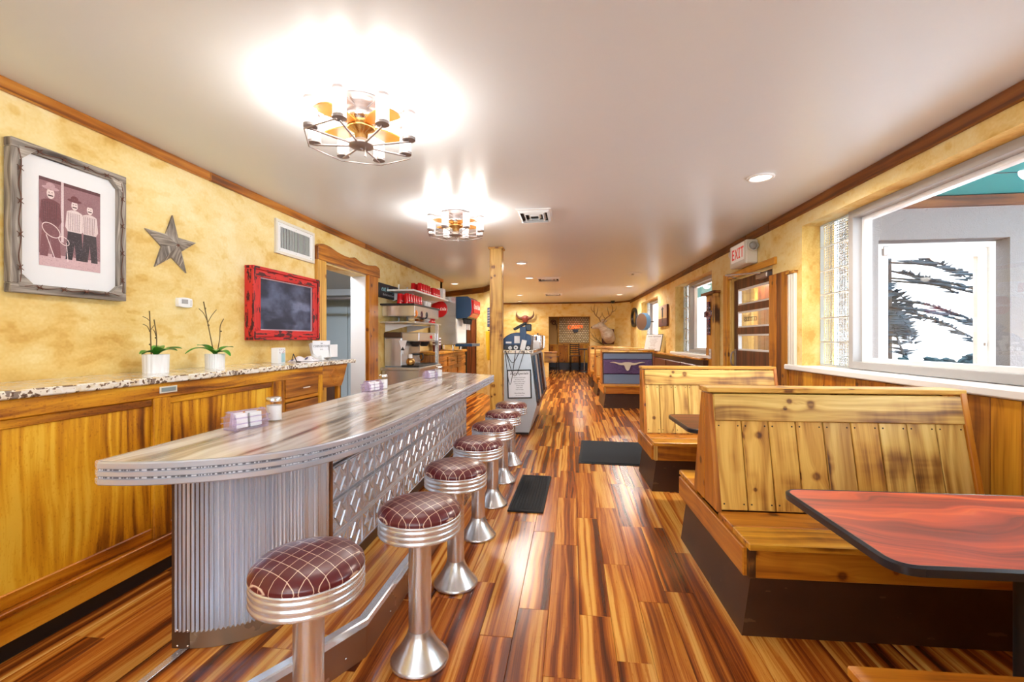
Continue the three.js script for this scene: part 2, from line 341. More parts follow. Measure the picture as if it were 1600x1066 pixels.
// right wall: three windows and the entry
const WIN = [[-4.53, -0.9, 1.03, 2.345], [-9.22, -7.06, 1.03, 2.32], [-13.0, -10.82, 1.03, 2.3]], DOOR = [-6.33, -5.12, 2.09];
{
  const s = shape([[2.4, 0], [2.4, C], [-15.2, C], [-15.2, 0], [DOOR[0], 0], [DOOR[0], DOOR[2]], [DOOR[1], DOOR[2]], [DOOR[1], 0]], WIN.map(([a, b, c, d]) => rect(a, c, b, d)));
  const g = extr(s, 0.3).translate(0, 0, -0.3);
  const uv = g.attributes.uv; for (let i = 0; i < uv.count; i++) uv.setXY(i, uv.getX(i) / PL, uv.getY(i) / PL);
  struct('wall_right', g, M.plaster, [2.22, 0, 0], RT);
}
function seg(name, x0, z0, x1, z1, h = C, t = 0.15, mat = M.plaster, y0 = 0) { // wall between two plan points, its thickness to the left of the way
  const L = Math.hypot(x1 - x0, z1 - z0), g = uvm(bx(L, h, t, L / 2, h / 2 + y0, -t / 2), 'x', PL);
  return struct(name, g, mat, [x0, 0, z0], Math.atan2(-(z1 - z0), x1 - x0));
}
seg('wall_return', -3.9, -9.2, -2.68, -9.2, C, -0.15);
seg('wall_alcove', -3.9, -12.1, -3.9, -9.2, C, 0.15);
seg('wall_angled', -3.9, -12.1, -2.1, -10.7);
seg('wall_partition', -2.1, -10.7, -1.62, -9.75);
seg('wall_partition_end', -1.62, -9.75, -2.6, -15.4, C, 0.05);
{ // far wall with the opening to the back room
  const s = shape([[-2.75, 0], [-0.79, 0], [-0.79, 2.06], [0.6, 2.06], [0.6, 0], [1.5, 0], [1.5, C], [-2.75, C]]);
  const g = extr(s, 0.2).translate(0, 0, -0.2);
  const uv = g.attributes.uv; for (let i = 0; i < uv.count; i++) uv.setXY(i, uv.getX(i) / PL, uv.getY(i) / PL);
  struct('wall_far', g, M.plaster, [0, 0, -15.45]);
}
seg('wall_corner', 1.39, -15.47, 1.92, -14.85);
{ // wall behind the camera, with a wide window
  const s = shape(rect(-2.9, 0, 2.6, C), [rect(-1.9, 0.8, 1.6, 2.3)]);
  const g = extr(s, 0.2);
  const uv = g.attributes.uv; for (let i = 0; i < uv.count; i++) uv.setXY(i, uv.getX(i) / PL, uv.getY(i) / PL);
  struct('wall_back', g, M.plaster, [0, 0, 2.4]);
  const w = thing('window_4', null, null, [-0.15, 0.8, 2.5]); structure(w);
  mk('frame', flat([bx(3.5, 0.06, 0.08, 0, 0.03, 0), bx(3.5, 0.06, 0.08, 0, 1.47, 0), bx(0.06, 1.5, 0.08, -1.72, 0.75, 0), bx(0.06, 1.5, 0.08, 1.72, 0.75, 0), bx(0.06, 1.5, 0.08, 0, 0.75, 0)]), M.white, w);
  for (const s of [-1, 1]) mk('pane', bx(1.63, 1.38, 0.006, s * 0.86, 0.75, 0), M.glass, w);
}
// back room seen through the opening
{
  const tan = std({ color: lin(0.5, 0.29, 0.1), roughness: 0.8 });
  seg('wall_backroom', -2.4, -19.4, 2.0, -19.4, C, 0.15, tan);
  seg('wall_backroom_left', -1.9, -15.6, -1.9, -19.4, C, -0.15, tan);
  seg('wall_backroom_right', 1.7, -19.4, 1.7, -15.6, C, -0.15, tan);
  const w = thing('wainscot', 'yellow upright board wainscot along the far back room wall', 'wainscot', [0, 0, -19.4]);
  const r = mulberry(8);
  for (let i = 0; i < 15; i++) mk('board', uvm(cbox(0.2, 0.72, 0.03, 0.004), 'y', 1.6, [r() * 5, r() * 5]), i % 3 ? M.goldB : M.gold, w, [-1.3 + i * 0.205, 0.68, 0.016]);
  mk('baseboard', bx(3.6, 0.3, 0.04, 0.1, 0.15, 0.02), M.navy, w);
  mk('cap_rail', uvm(cbox(3.2, 0.05, 0.06), 'x', 1.6), M.gold, w, [0.15, 1.06, 0.03]);
}
// crown trims
function trim(n, parts, mat, place, th) { const t = thing('trim_' + n, null, null); structure(t); parts.forEach(([a, b], i) => { const L = Math.abs(b - a) - 0.004, m = mk('trim_board', uvm(cbox(L, th, 0.026, 0.004), 'x', 1.6, [i * 0.37, i * 0.21]), mat, t); place(m, (a + b) / 2); }); }
trim(1, [[-2.3, 1.4], [1.4, 3.05], [3.05, 5.6], [5.6, 7.3], [7.3, 9.2]], M.cherry, (m, s) => { m.position.set(...onL(s, C - 0.032, 0.013)); m.rotation.y = LT; }, 0.064);
trim(2, [[2.3, -2.35], [-2.35, -5.15], [-5.15, -5.75], [-5.75, -8.6], [-8.6, -12.1], [-12.1, -14.9]], M.trim, (m, z) => { m.position.set(...onR(z, C - 0.045, 0.013)); m.rotation.y = RT; }, 0.09);
{
  const t = thing('trim_3', null, null); structure(t);
  mk('trim_board', uvm(cbox(4.1, 0.05, 0.026), 'x', 1.6), M.trim, t, [-0.65, C - 0.026, -15.436]);
  const a = mk('trim_board', uvm(cbox(0.8, 0.05, 0.026), 'x', 1.6), M.trim, t, [1.66, C - 0.026, -15.13]); a.rotation.y = Math.atan2(-0.62, 0.53) + Math.PI; a.rotation.y = Math.atan2(-(-14.85 + 15.47), 0.53);
  const b = mk('trim_board', uvm(cbox(2.27, 0.13, 0.03), 'x', 1.6), M.trim, t, [-2.98, C - 0.066, -11.37]); b.rotation.y = Math.atan2(-1.4, 1.8);
  const c = mk('trim_board', uvm(cbox(1.06, 0.13, 0.03), 'x', 1.6), M.trim, t, [-1.85, C - 0.066, -10.21]); c.rotation.y = Math.atan2(-0.95, 0.48);
}
// ---------- windows on the right ----------
function blockG(w, h, d) { // glass block: upright flutes inside, level flutes outside
  const pos = [], f = (a, b, c, e) => pos.push(...a, ...b, ...c, ...a, ...c, ...e), n = 48, X = w / 2, Y = h / 2, Z = d / 2, e = 0.008, q = t => Math.abs(t) > 0.92 ? 0 : 0.0022 * Math.cos(t * Math.PI * 9);
  for (let i = 0; i < n; i++) { const a = -1 + 2 * i / n, b = -1 + 2 * (i + 1) / n; f([X * a, -Y, Z + q(a)], [X * b, -Y, Z + q(b)], [X * b, Y, Z + q(b)], [X * a, Y, Z + q(a)]); f([-X, Y * b, -Z - q(b)], [X, Y * b, -Z - q(b)], [X, Y * a, -Z - q(a)], [-X, Y * a, -Z - q(a)]); }
  f([-X, -Y, -Z], [-X, -Y, Z], [-X, Y, Z], [-X, Y, -Z]); f([X, -Y, Z], [X, -Y, -Z], [X, Y, -Z], [X, Y, Z]); f([-X, Y, Z], [X, Y, Z], [X, Y, -Z], [-X, Y, -Z]); f([-X, -Y, -Z], [X, -Y, -Z], [X, -Y, Z], [-X, -Y, Z]);
  const g = new THREE.BufferGeometry(); g.setAttribute('position', new THREE.Float32BufferAttribute(pos, 3)); g.computeVertexNormals(); return toCreasedNormals(g, 0.8);
}
const mortar = std({ color: lin(0.78, 0.78, 0.76), roughness: 0.5 });
function windowR(n, [z0, z1, y0, y1], blocks, cols, rows, mull) {
  const w = thing('window_' + n, null, null, onR(0, 0), RT); structure(w);
  const D = -0.14, zb = z0 + blocks, fw = 0.058;
  // glass blocks at the far side
  if (cols) {
    const bw = blocks / cols, bh = (y1 - y0 - 0.03) / rows, bar = 0.014, g = blockG(bw - bar - 0.001, bh - bar - 0.001, 0.075);
    for (let i = 0; i < cols; i++) for (let j = 0; j < rows; j++) mk('glass_block', g, M.block, w, [z0 + bw * (i + 0.5), y0 + 0.03 + bh * (j + 0.5), D - 0.05]);
    const grid = [];
    for (let i = 0; i <= cols; i++) grid.push(bx(bar, y1 - y0 - 0.03, 0.06, z0 + bw * i + (i === 0 ? bar / 2 : i === cols ? -bar / 2 : 0), (y0 + y1 + 0.03) / 2, D - 0.05));
    for (let j = 0; j <= rows; j++) grid.push(bx(blocks, bar, 0.058, z0 + blocks / 2, clamp(y0 + 0.03 + bh * j, y0 + 0.037, y1 - 0.007), D - 0.05));
    mk('mortar_grid', flat(grid), mortar, w);
  }
  const A = zb, B = z1, yb = y0 + 0.03, H = y1 - yb;
  const ring = (a, b, c, d, t, dep, zz) => extr(shape(rect(a, c, b, d), [rect(a + t, c + t, b - t, d - t)]), dep, 0.004).translate(0, 0, zz);
  mk('frame', ring(A, B, yb, y1, fw, 0.12, D - 0.12), M.frame, w);
  mk('sash', ring(A + fw - 0.004, B - fw + 0.004, yb + fw - 0.004, y1 - fw + 0.004, 0.036, 0.05, D - 0.12), M.whiteG, w);
  for (const m of mull) mk('mullion', cb(0.06, H - 2 * fw, 0.06, m, yb + H / 2, D - 0.09), M.whiteG, w);
  const edges = [A + fw + 0.03, ...mull, B - fw - 0.03];
  for (let i = 0; i + 1 < edges.length; i++) mk('pane', bx(edges[i + 1] - edges[i], H - 2 * fw - 0.05, 0.006, (edges[i] + edges[i + 1]) / 2, yb + H / 2, D - 0.1), M.glass, w);
  mk('window_sill', cb(z1 - z0 + 0.3, 0.05, 0.24, (z0 + z1) / 2 - 0.1, y0 + 0.0, -0.075, 0.008), M.white, w);
}
windowR(1, WIN[0], 0.45, 2, 6, [-1.5]);
windowR(2, WIN[1], 0.45, 2, 6, []);
windowR(3, WIN[2], 0.42, 2, 6, []);
// entry door in its frame
{
  const d = thing('door_1', null, null, onR((DOOR[0] + DOOR[1]) / 2, 0, -0.07), RT); structure(d);
  const w = 1.2, h = 2.06, L = [[1.73, 1.935], [1.445, 1.65], [1.155, 1.36]], x0 = -w / 2 + 0.13, x1 = w / 2 - 0.1;
  mk('slab', uvm(extr(shape(rect(-w / 2, 0.01, w / 2, h), L.map(([a, b]) => rect(x0, a, x1, b))), 0.045).translate(0, 0, -0.0225), 'y', 1), M.dark, d);
  for (const [a, b] of L) {
    mk('glazing_bead', extr(shape(rect(x0, a, x1, b), [rect(x0 + 0.02, a + 0.02, x1 - 0.02, b - 0.02)]), 0.04).translate(0, 0, -0.02), M.white, d);
    mk('pane', bx(x1 - x0, b - a, 0.006, (x0 + x1) / 2, (a + b) / 2, 0), M.glass, d);
  }
  const lt = canvas(512, 128, (x, W, Hh) => { x.clearRect(0, 0, W, Hh); x.translate(W, 0); x.scale(-1, 1); x.fillStyle = '#20242c'; x.font = 'bold 84px serif'; x.textAlign = 'center'; x.textBaseline = 'middle'; x.fillText('CUTTERS', W / 2, Hh / 2); });
  mk('window_lettering', new THREE.PlaneGeometry(0.5, 0.11), std({ map: lt, transparent: true, roughness: 0.6 }), d, [-0.12, 1.545, 0.006]);
  mk('handle', flat([tube([[0, 0.95, 0.03], [0, 0.97, 0.07], [0, 1.12, 0.07], [0, 1.14, 0.03]], 0.009), cb(0.05, 0.26, 0.012, 0, 1.04, 0.028)]), M.pewter, d, [-0.54, 0, 0]);
  const cl = mk('door_closer', cb(0.28, 0.06, 0.07, 0, 0, 0, 0.01), M.pewter, d, [0.38, 2.0, 0.06]);
  mk('closer_arm', flat([rod([0.4, 2.03, 0.1], [0.02, 2.055, 0.34], 0.011), rod([0.02, 2.055, 0.34], [-0.32, 2.07, 0.1], 0.009)]), M.satin, d);
  const j = thing('trim_4', null, null, onR((DOOR[0] + DOOR[1]) / 2, 0, 0), RT); structure(j);
  mk('casing', uvm(cbox(0.16, 2.16, 0.035), 'y', 1.6), M.gold, j, [-0.69, 1.08, 0.015]);
  mk('casing', uvm(cbox(1.42, 0.075, 0.03), 'x', 1.6, [0.3, 0.2]), M.gold, j, [0, 2.115, 0.012]);
  mk('jamb', uvm(cbox(0.02, 2.09, 0.25, 0.002), 'y', 1.6), M.pine, j, [-0.596, 1.045, -0.14]);
  mk('jamb', uvm(cbox(0.02, 2.09, 0.25, 0.002), 'y', 1.6), M.goldB, j, [0.596, 1.045, -0.14]);
}
// ---------- outside ----------
solo('ground', null, null, uvm(bx(60, 0.2, 60, 25, -0.2, -12), 'x', 1), std({ color: lin(0.75, 0.77, 0.8), roughness: 0.9 }), [7, 0, 0], 0, null, 'structure');
{ // porch end wall of the wing with its white window
  const Z = -4.9, px = [2.98, 4.12, 0.92, 2.27];
  const g = extr(shape(rect(2.5, 0, 7.5, 2.68), [rect(px[0], px[2], px[1], px[3])]), 0.2).translate(0, 0, -0.2);
  const wall = struct('wall_wing', g, M.stucco, [0, 0, Z]);
  mk('beam', uvm(cbox(5, 0.1, 0.05), 'x', 1.6), M.trim, wall, [5, 2.62, 0.02]);
  const w = thing('window_5', null, null, [0, 0, Z]); structure(w);
  const ring = (a, b, c, d, t, dep, z) => extr(shape(rect(a, c, b, d), [rect(a + t, c + t, b - t, d - t)]), dep, 0.004).translate(0, 0, z);
  mk('frame', ring(px[0], px[1] - 0.09, px[2], px[3] - 0.03, 0.05, 0.1, -0.14), M.white, w);
  mk('sash', ring(px[0] + 0.045, px[1] - 0.135, px[2] + 0.04, px[3] - 0.08, 0.085, 0.05, -0.12), M.whiteG, w);
  mk('latch', flat([cb(0.05, 0.09, 0.02, px[0] + 0.09, px[3] - 0.1, -0.04), cyl(0.012, 0.012, 0.03, px[1] - 0.16, 1.25, -0.06)]), M.pewter, w);
  mk('pane', bx(px[1] - px[0] - 0.3, px[3] - px[2] - 0.25, 0.006, (px[0] + px[1]) / 2 - 0.045, (px[2] + px[3]) / 2 - 0.01, -0.1), M.glassP, w);
  const s = struct('ceiling_porch', uvm(bx(5.2, 0.08, 2.0, 0, 0.04, 0), 'x', 1), M.teal, [5.1, 2.68, -3.92]);
  mk('porch_seam', bx(5.2, 0.006, 0.008), M.navy, s, [0, -0.003, -0.35]);
  struct('ceiling_eave', uvm(bx(0.9, 0.08, 8.0, 0, 0.04, 0), 'z', 1), M.teal, [2.95, 2.42, -10.9]);
  const l = thing('porch_light', 'round recessed light in the turquoise porch ceiling outside', 'light', [3.5, 2.68, -3.75]);
  mk('lamp_lens', new THREE.CylinderGeometry(0.075, 0.075, 0.006, 32), std({ color: 0xffffff, emissive: 0xffffff, emissiveIntensity: 3 }), l, [0, -0.005, 0]);
  mk('trim_ring', new THREE.TorusGeometry(0.085, 0.01, 10, 32), M.white, l, [0, -0.004, 0], [Math.PI / 2, 0, 0]);
  const pl = new THREE.SpotLight(0xfff4e0, 3, 5, 1.2, 0.6); pl.position.set(3.5, 2.66, -3.75); pl.target.position.set(3.5, 0, -3.75); pl.castShadow = true; scene.add(pl, pl.target);
}
{ // white building across the yard
  const b = thing('white_building', 'bright white building across the yard seen through the porch window', 'building', [8.4, 0, -13]);
  mk('wall', bx(7, 4.2, 0.3, 0, 2.1, 0), std({ color: lin(0.85, 0.85, 0.85), roughness: 0.8 }), b);
  mk('roof_edge', cb(7.2, 0.16, 0.5, 0, 4.25, 0.05), M.frame, b);
}
{ // spruce branches close behind the porch window
  const tr = thing('spruce_tree', 'blue-green spruce with snowy branches seen through the porch window', 'tree', [4.72, 0, -7.6]);
  mk('trunk', taper([[0, 0, 0], [0, 3, 0], [0, 6, 0]], [0.09, 0.07, 0.03]), std({ color: lin(0.03, 0.014, 0.006), roughness: 0.9 }), tr);
  const r = mulberry(31), tw = [], nd = [];
  for (let i = 0; i < 60; i++) {
    const y = 1.2 + r() * 3.4, a = r() * 6.283, L = 0.7 + r() * 0.9 * (5.5 - y) / 3.5, dx = Math.cos(a), dz = Math.sin(a);
    const tip = [dx * L, y - 0.25 * L, dz * L], mid = [dx * L * 0.5, y - 0.04, dz * L * 0.5];
    tw.push(tube([[0, y + 0.1, 0], mid, tip], 0.014, 6, 4));
    for (let k = 0; k < 46; k++) {
      const t = 0.2 + 0.8 * r(), bxp = dx * L * t, bzp = dz * L * t, by = y + 0.1 - (0.35 * L) * t * t, s = (r() < 0.5 ? -1 : 1), q = 0.10 + r() * 0.16;
      nd.push(new THREE.ConeGeometry(0.02, q, 4).rotateZ(Math.PI / 2 * 0.9).rotateY(-a + s * (0.6 + r() * 0.5)).translate(bxp - s * dz * q * 0.4, by - 0.02 * r(), bzp + s * dx * q * 0.4));
    }
  }
  mk('branches', flat(tw), std({ color: lin(0.015, 0.01, 0.008), roughness: 0.9 }), tr);
  tag(mk('needles', flat(nd), std({ color: lin(0.008, 0.024, 0.04), roughness: 0.8 }), tr), null, null, null, 'stuff');
}
{
  const h = thing('snow_hedge', 'low teal hedge below the porch window view', 'hedge', [4.5, 0, -5.6]);
  const r = mulberry(77), l = []; for (let i = 0; i < 1100; i++) { const y = r(); l.push(new THREE.IcosahedronGeometry(0.025 + r() * 0.04, 0).scale(1.6, 0.7, 1).rotateZ(r() * 2 - 1).translate((r() - 0.5) * 2.2, 0.15 + y * (0.86 + 0.1 * r()), (r() - 0.5) * 0.3)); }
  tag(mk('foliage', flat(l), std({ color: lin(0.008, 0.05, 0.07), roughness: 0.8 }), h), null, null, null, 'stuff');
}
{ // boarded vestibule outside the entry door
  const v = thing('vestibule_boards', 'pale and plum boards of the vestibule behind the door panes', 'boards', [2.78, 0, -7.5]);
  const r = mulberry(5);
  for (let i = 0; i < 10; i++) mk('board', uvm(cbox(0.03, 2.4, 0.24), 'y', 1.6, [r() * 4, r() * 4]), i > 5 && i < 8 ? M.dark : i % 2 ? M.pine : M.pineC, v, [0, 1.2, -1.1 + i * 0.243]);
  const l = new THREE.PointLight(0xfff2e0, 2.2, 6); l.position.set(2.85, 2.2, -6.6); l.castShadow = true; scene.add(l);
  const b = thing('vestibule_lamp', 'small globe lamp glowing in the vestibule behind the door', 'lamp', [2.6, 2.2, -7.1]);
  mk('lamp_globe', new THREE.SphereGeometry(0.06, 20, 14), std({ color: 0xffffff, emissive: 0xfff2e0, emissiveIntensity: 2 }), b);
  mk('lamp_stem', cyl(0.008, 0.008, 0.18, 0, 0.13, 0), M.pewter, b);
  l.position.set(2.6, 2.2, -7.1);
}
// ---------- kitchen behind the doorway ----------
{
  const bl = std({ color: lin(0.5, 0.6, 0.66), roughness: 0.4, metalness: 0.2 }), gr = std({ color: lin(0.28, 0.3, 0.32), roughness: 0.7 });
  seg('wall_kitchen_far', -5.2, -7.6, -2.88, -7.6, C, 0.15, bl);
  seg('wall_kitchen_left', -4.6, -3.6, -4.6, -7.6, C, -0.15, bl);
  seg('wall_kitchen_near', -4.6, -3.9, -2.88, -3.9, C, -0.15, bl);
  const hood = thing('kitchen_hood', 'grey sloping hood above the pale kitchen wall', 'hood', [-3.75, 0, -7.0]);
  mk('hood_body', extr(shape([[0, 2.02], [0.55, 2.02], [0.55, 2.12], [1.3, 2.5], [1.3, 2.54], [0, 2.54]]), 1.7).rotateY(-Math.PI / 2).translate(0.85, 0, -0.6), gr, hood);
  mk('pipe', tube([[-0.6, 1.98, 0.08], [-0.3, 1.96, 0.08], [0.8, 1.96, 0.08]], 0.02), M.pewter, hood);
  const p = thing('kitchen_splashback', 'pale blue steel panels on the kitchen wall seen through the doorway', 'panel', [-3.7, 0, -7.59]);
  for (let i = 0; i < 3; i++) mk('sheet', cb(0.44, 1.9, 0.012, -0.45 + i * 0.45, 1.0, 0.006), bl, p);
  const l = new THREE.RectAreaLight(0xeef4ff, 90, 0.6, 0.3); l.position.set(-3.5, 2.49, -5.4); l.rotation.x = -Math.PI / 2; scene.add(l);
  const lp = thing('kitchen_light', 'flat panel light on the kitchen ceiling', 'light', [-3.5, C, -5.4]);
  mk('light_diffuser', bx(0.6, 0.012, 0.3, 0, -0.03, 0), std({ color: 0xffffff, emissive: 0xeef4ff, emissiveIntensity: 2 }), lp);
  mk('light_housing', bx(0.64, 0.024, 0.34, 0, -0.012, 0), M.white, lp);
  const o = thing('kitchen_outlet', 'grey switch plate on the kitchen wall beyond the doorway', 'outlet', [-3.56, 1.28, -7.575]);
  mk('plate', cb(0.1, 0.17, 0.014), M.steel, o); for (const s of [-1, 1]) mk('socket', cb(0.05, 0.04, 0.012, 0, s * 0.035, 0.006), M.black, o);
}
// ---------- lamps ----------
const shadeM = std({ color: lin(0.9, 0.88, 0.84), emissive: new THREE.Color(1, 0.97, 0.92), emissiveIntensity: 1.6, roughness: 0.5 });
const bladeM = phy({ color: lin(0.62, 0.24, 0.03), roughness: 0.3, transmission: 0.25, thickness: 0 });
function chandelier(label, [x, z], turn, power) {
  const t = thing('chandelier_fan', label, 'light', [x, C, z], turn, 'ceiling fan chandeliers');
  mk('canopy', lathe([[0.001, 0], [0.13, 0], [0.135, -0.02], [0.13, -0.055], [0.11, -0.06], [0.085, -0.075], [0.085, -0.1], [0.001, -0.1]], 40).scale(1, 0.68, 1), M.pewter, t);
  mk('motor', lathe([[0.001, -0.09], [0.075, -0.09], [0.09, -0.11], [0.09, -0.145], [0.06, -0.165], [0.05, -0.17], [0.001, -0.17]], 40).scale(1, 0.68, 1), M.chrome, t);
  mk('lower_housing', lathe([[0.001, -0.165], [0.05, -0.165], [0.075, -0.19], [0.07, -0.21], [0.035, -0.235], [0.03, -0.28], [0.001, -0.28]], 32).scale(1, 0.68, 1), M.brass, t);
  const bs = new THREE.Shape(); bs.moveTo(0.05, -0.02); bs.quadraticCurveTo(0.14, -0.085, 0.245, -0.06); bs.quadraticCurveTo(0.27, 0, 0.235, 0.05); bs.quadraticCurveTo(0.14, 0.06, 0.05, 0.02);
  const bg = extr(bs, 0.006, 0).rotateX(-Math.PI / 2).rotateZ(-0.0);
  for (let k = 0; k < 4; k++) mk('fan_blade', bg, bladeM, t, [0, -0.115, 0], [0, k * Math.PI / 2 + 0.7, 0]);
  const hub = mk('hub', lathe([[0.001, -0.27], [0.03, -0.27], [0.035, -0.285], [0.06, -0.295], [0.062, -0.31], [0.03, -0.318], [0.001, -0.32]], 32).translate(0, 0.083, 0), M.pewter, t);
  mk('finial', new THREE.SphereGeometry(0.009, 12, 8), M.pewter, hub, [0, -0.24, 0]);
  mk('pull_chain', flat([cyl(0.0015, 0.0015, 0.04, 0.02, -0.25, 0.02, 6), cyl(0.004, 0.006, 0.02, 0.02, -0.275, 0.02, 8)]), M.pewter, hub);
  const R = 0.255, top = -0.062, bot = -0.195, sg = new THREE.CylinderGeometry(0.031, 0.031, 0.119, 24), cap = new THREE.CylinderGeometry(0.034, 0.034, 0.014, 24);
  for (let k = 0; k < 8; k++) {
    const a = Math.PI / 8 + k * Math.PI / 4, c = Math.cos(a), s = Math.sin(a), px = R * c, pz = R * s;
    mk('upper_arm', rod([c * 0.08, -0.05, s * 0.08], [px, top, pz], 0.0055), M.pewter, t); mk('lower_arm', rod([c * 0.05, -0.222, s * 0.05], [px, bot - 0.014, pz], 0.0055), M.pewter, t);
    const sh = mk('lamp_shade', sg, shadeM, t, [px, (top + bot) / 2, pz]);
    mk('lamp_cap', cap, M.pewter, sh, [0, 0.0665, 0]); mk('lamp_cap', cap, M.pewter, sh, [0, -0.0665, 0]);
    mk('lamp_knob', new THREE.SphereGeometry(0.006, 8, 6), M.pewter, sh, [0, 0.075, 0]);
    const l = new THREE.PointLight(0xfffaf2, power, 0, 2); l.position.set(px, (top + bot) / 2, pz); l.castShadow = true; l.shadow.radius = 1.4; t.add(l);
  }
  const ring = []; for (let k = 0; k < 8; k++) { const a = Math.PI / 8 + k * Math.PI / 4, b = a + Math.PI / 4, q = 0.285; if (k >= 2 && k <= 6) ring.push(rod([q * Math.cos(a), bot - 0.022, q * Math.sin(a)], [q * Math.cos(b), bot - 0.022, q * Math.sin(b)], 0.0035, 6)); }
  mk('rim', flat(ring), M.pewter, t);
  return t;
}
chandelier('large round fan chandelier with eight glass cylinder shades nearest the camera', [-1.1, -2.27], 0.45, 0.26);
chandelier('smaller-looking fan chandelier further along, between the near one and the post', [-1.13, -4.35], 0.25, 0.27);
chandelier('fan chandelier behind the camera over the near end of the bar', [-1.0, 0.9], 0.1, 0.3);
function can(label, x, z, power) {
  const t = thing('recessed_light', label, 'light', [x, C, z], 0, 'recessed ceiling lights');
  mk('trim_ring', new THREE.TorusGeometry(0.085, 0.012, 10, 32).rotateX(Math.PI / 2), M.white, t, [0, -0.003, 0]);
  mk('lamp_lens', new THREE.CylinderGeometry(0.078, 0.078, 0.006, 32), std({ color: 0xffffff, emissive: 0xfff6ea, emissiveIntensity: 2.2 }), t, [0, -0.004, 0]);
  const l = new THREE.SpotLight(0xfff5e8, power, 0, 1.5, 0.6); l.position.set(0, -0.012, 0); l.target.position.set(0, -2, 0); l.castShadow = true; l.shadow.radius = 4; t.add(l, l.target);
}
can('recessed ceiling light on the right, above the near booths', 1.43, -3.7, 15);
can('recessed ceiling light nearest the post, left of the two vents', -0.82, -7.37, 15);
can('recessed ceiling light second beyond the post on the left', -0.86, -9.15, 15);
can('third recessed light beyond the post, above the horned skull', -1.46, -12.7, 15);
can('recessed ceiling light against the far wall, farthest on the left', -1.7, -14.8, 7);
can('nearer of two recessed lights above the far booths on the right', 1.32, -10.9, 15);
can('farther of two recessed lights above the far booths on the right', 1.3, -12.9, 15);
can('recessed ceiling light in the back room beyond the far opening', 0.3, -17.6, 15);
can('recessed ceiling light in the alcove behind the drink dispenser', -2.6, -9.9, 15);
// ---------- ceiling vents, detector, camera ----------
function vent(label, x, z, w, d) {
  const t = thing('ceiling_vent', label, 'vent', [x, C, z], 0, 'ceiling air vents');
  mk('flange', extr(shape(rect(-w / 2, -d / 2, w / 2, d / 2), [rect(-w / 2 + 0.03, -d / 2 + 0.03, w / 2 - 0.03, d / 2 - 0.03)]), 0.008).rotateX(Math.PI / 2), M.white, t);
  mk('throat', bx(w - 0.06, 0.004, d - 0.06, 0, -0.002, 0), M.blackM, t);
  for (let k = 0; k < 3; k++) { const q = 1 - 0.27 * (k + 0.35); mk('louver', sweep([[-w / 2 * q, -d / 2 * q], [-w / 2 * q, d / 2 * q], [w / 2 * q, d / 2 * q], [w / 2 * q, -d / 2 * q], [-w / 2 * q, -d / 2 * q]].reverse(), [[0, -0.004], [0.022, -0.03], [0.025, -0.028], [0.003, -0.002]]), M.white, t); }
}
vent('square white ceiling vent beside the second chandelier', -0.37, -4.54, 0.34, 0.46);
vent('flat ceiling vent beyond the post, nearer of the far two', -0.48, -9.4, 0.5, 0.5);
vent('flat ceiling vent beyond the post, farther of the far two', -0.52, -12.6, 0.5, 0.5);
{
  const t = thing('sprinkler_plate', 'small faint fixture plate on the ceiling before the far booth lights', 'fixture', [1.18, C, -8.8]);
  mk('plate', cyl(0.12, 0.12, 0.012, 0, -0.006, 0), M.white, t); mk('sensor', cyl(0.02, 0.03, 0.02, -0.05, -0.02, 0), M.frame, t);
  const c = thing('dome_camera', 'small black dome camera on the ceiling by the far corner', 'camera', [1.3, C, -15.0]);
  mk('base', cyl(0.07, 0.07, 0.03, 0, -0.015, 0), M.black, c); mk('dome', new THREE.SphereGeometry(0.06, 20, 10, 0, 6.3, Math.PI / 2, Math.PI / 2), M.black, c, [0, -0.03, 0]);
}
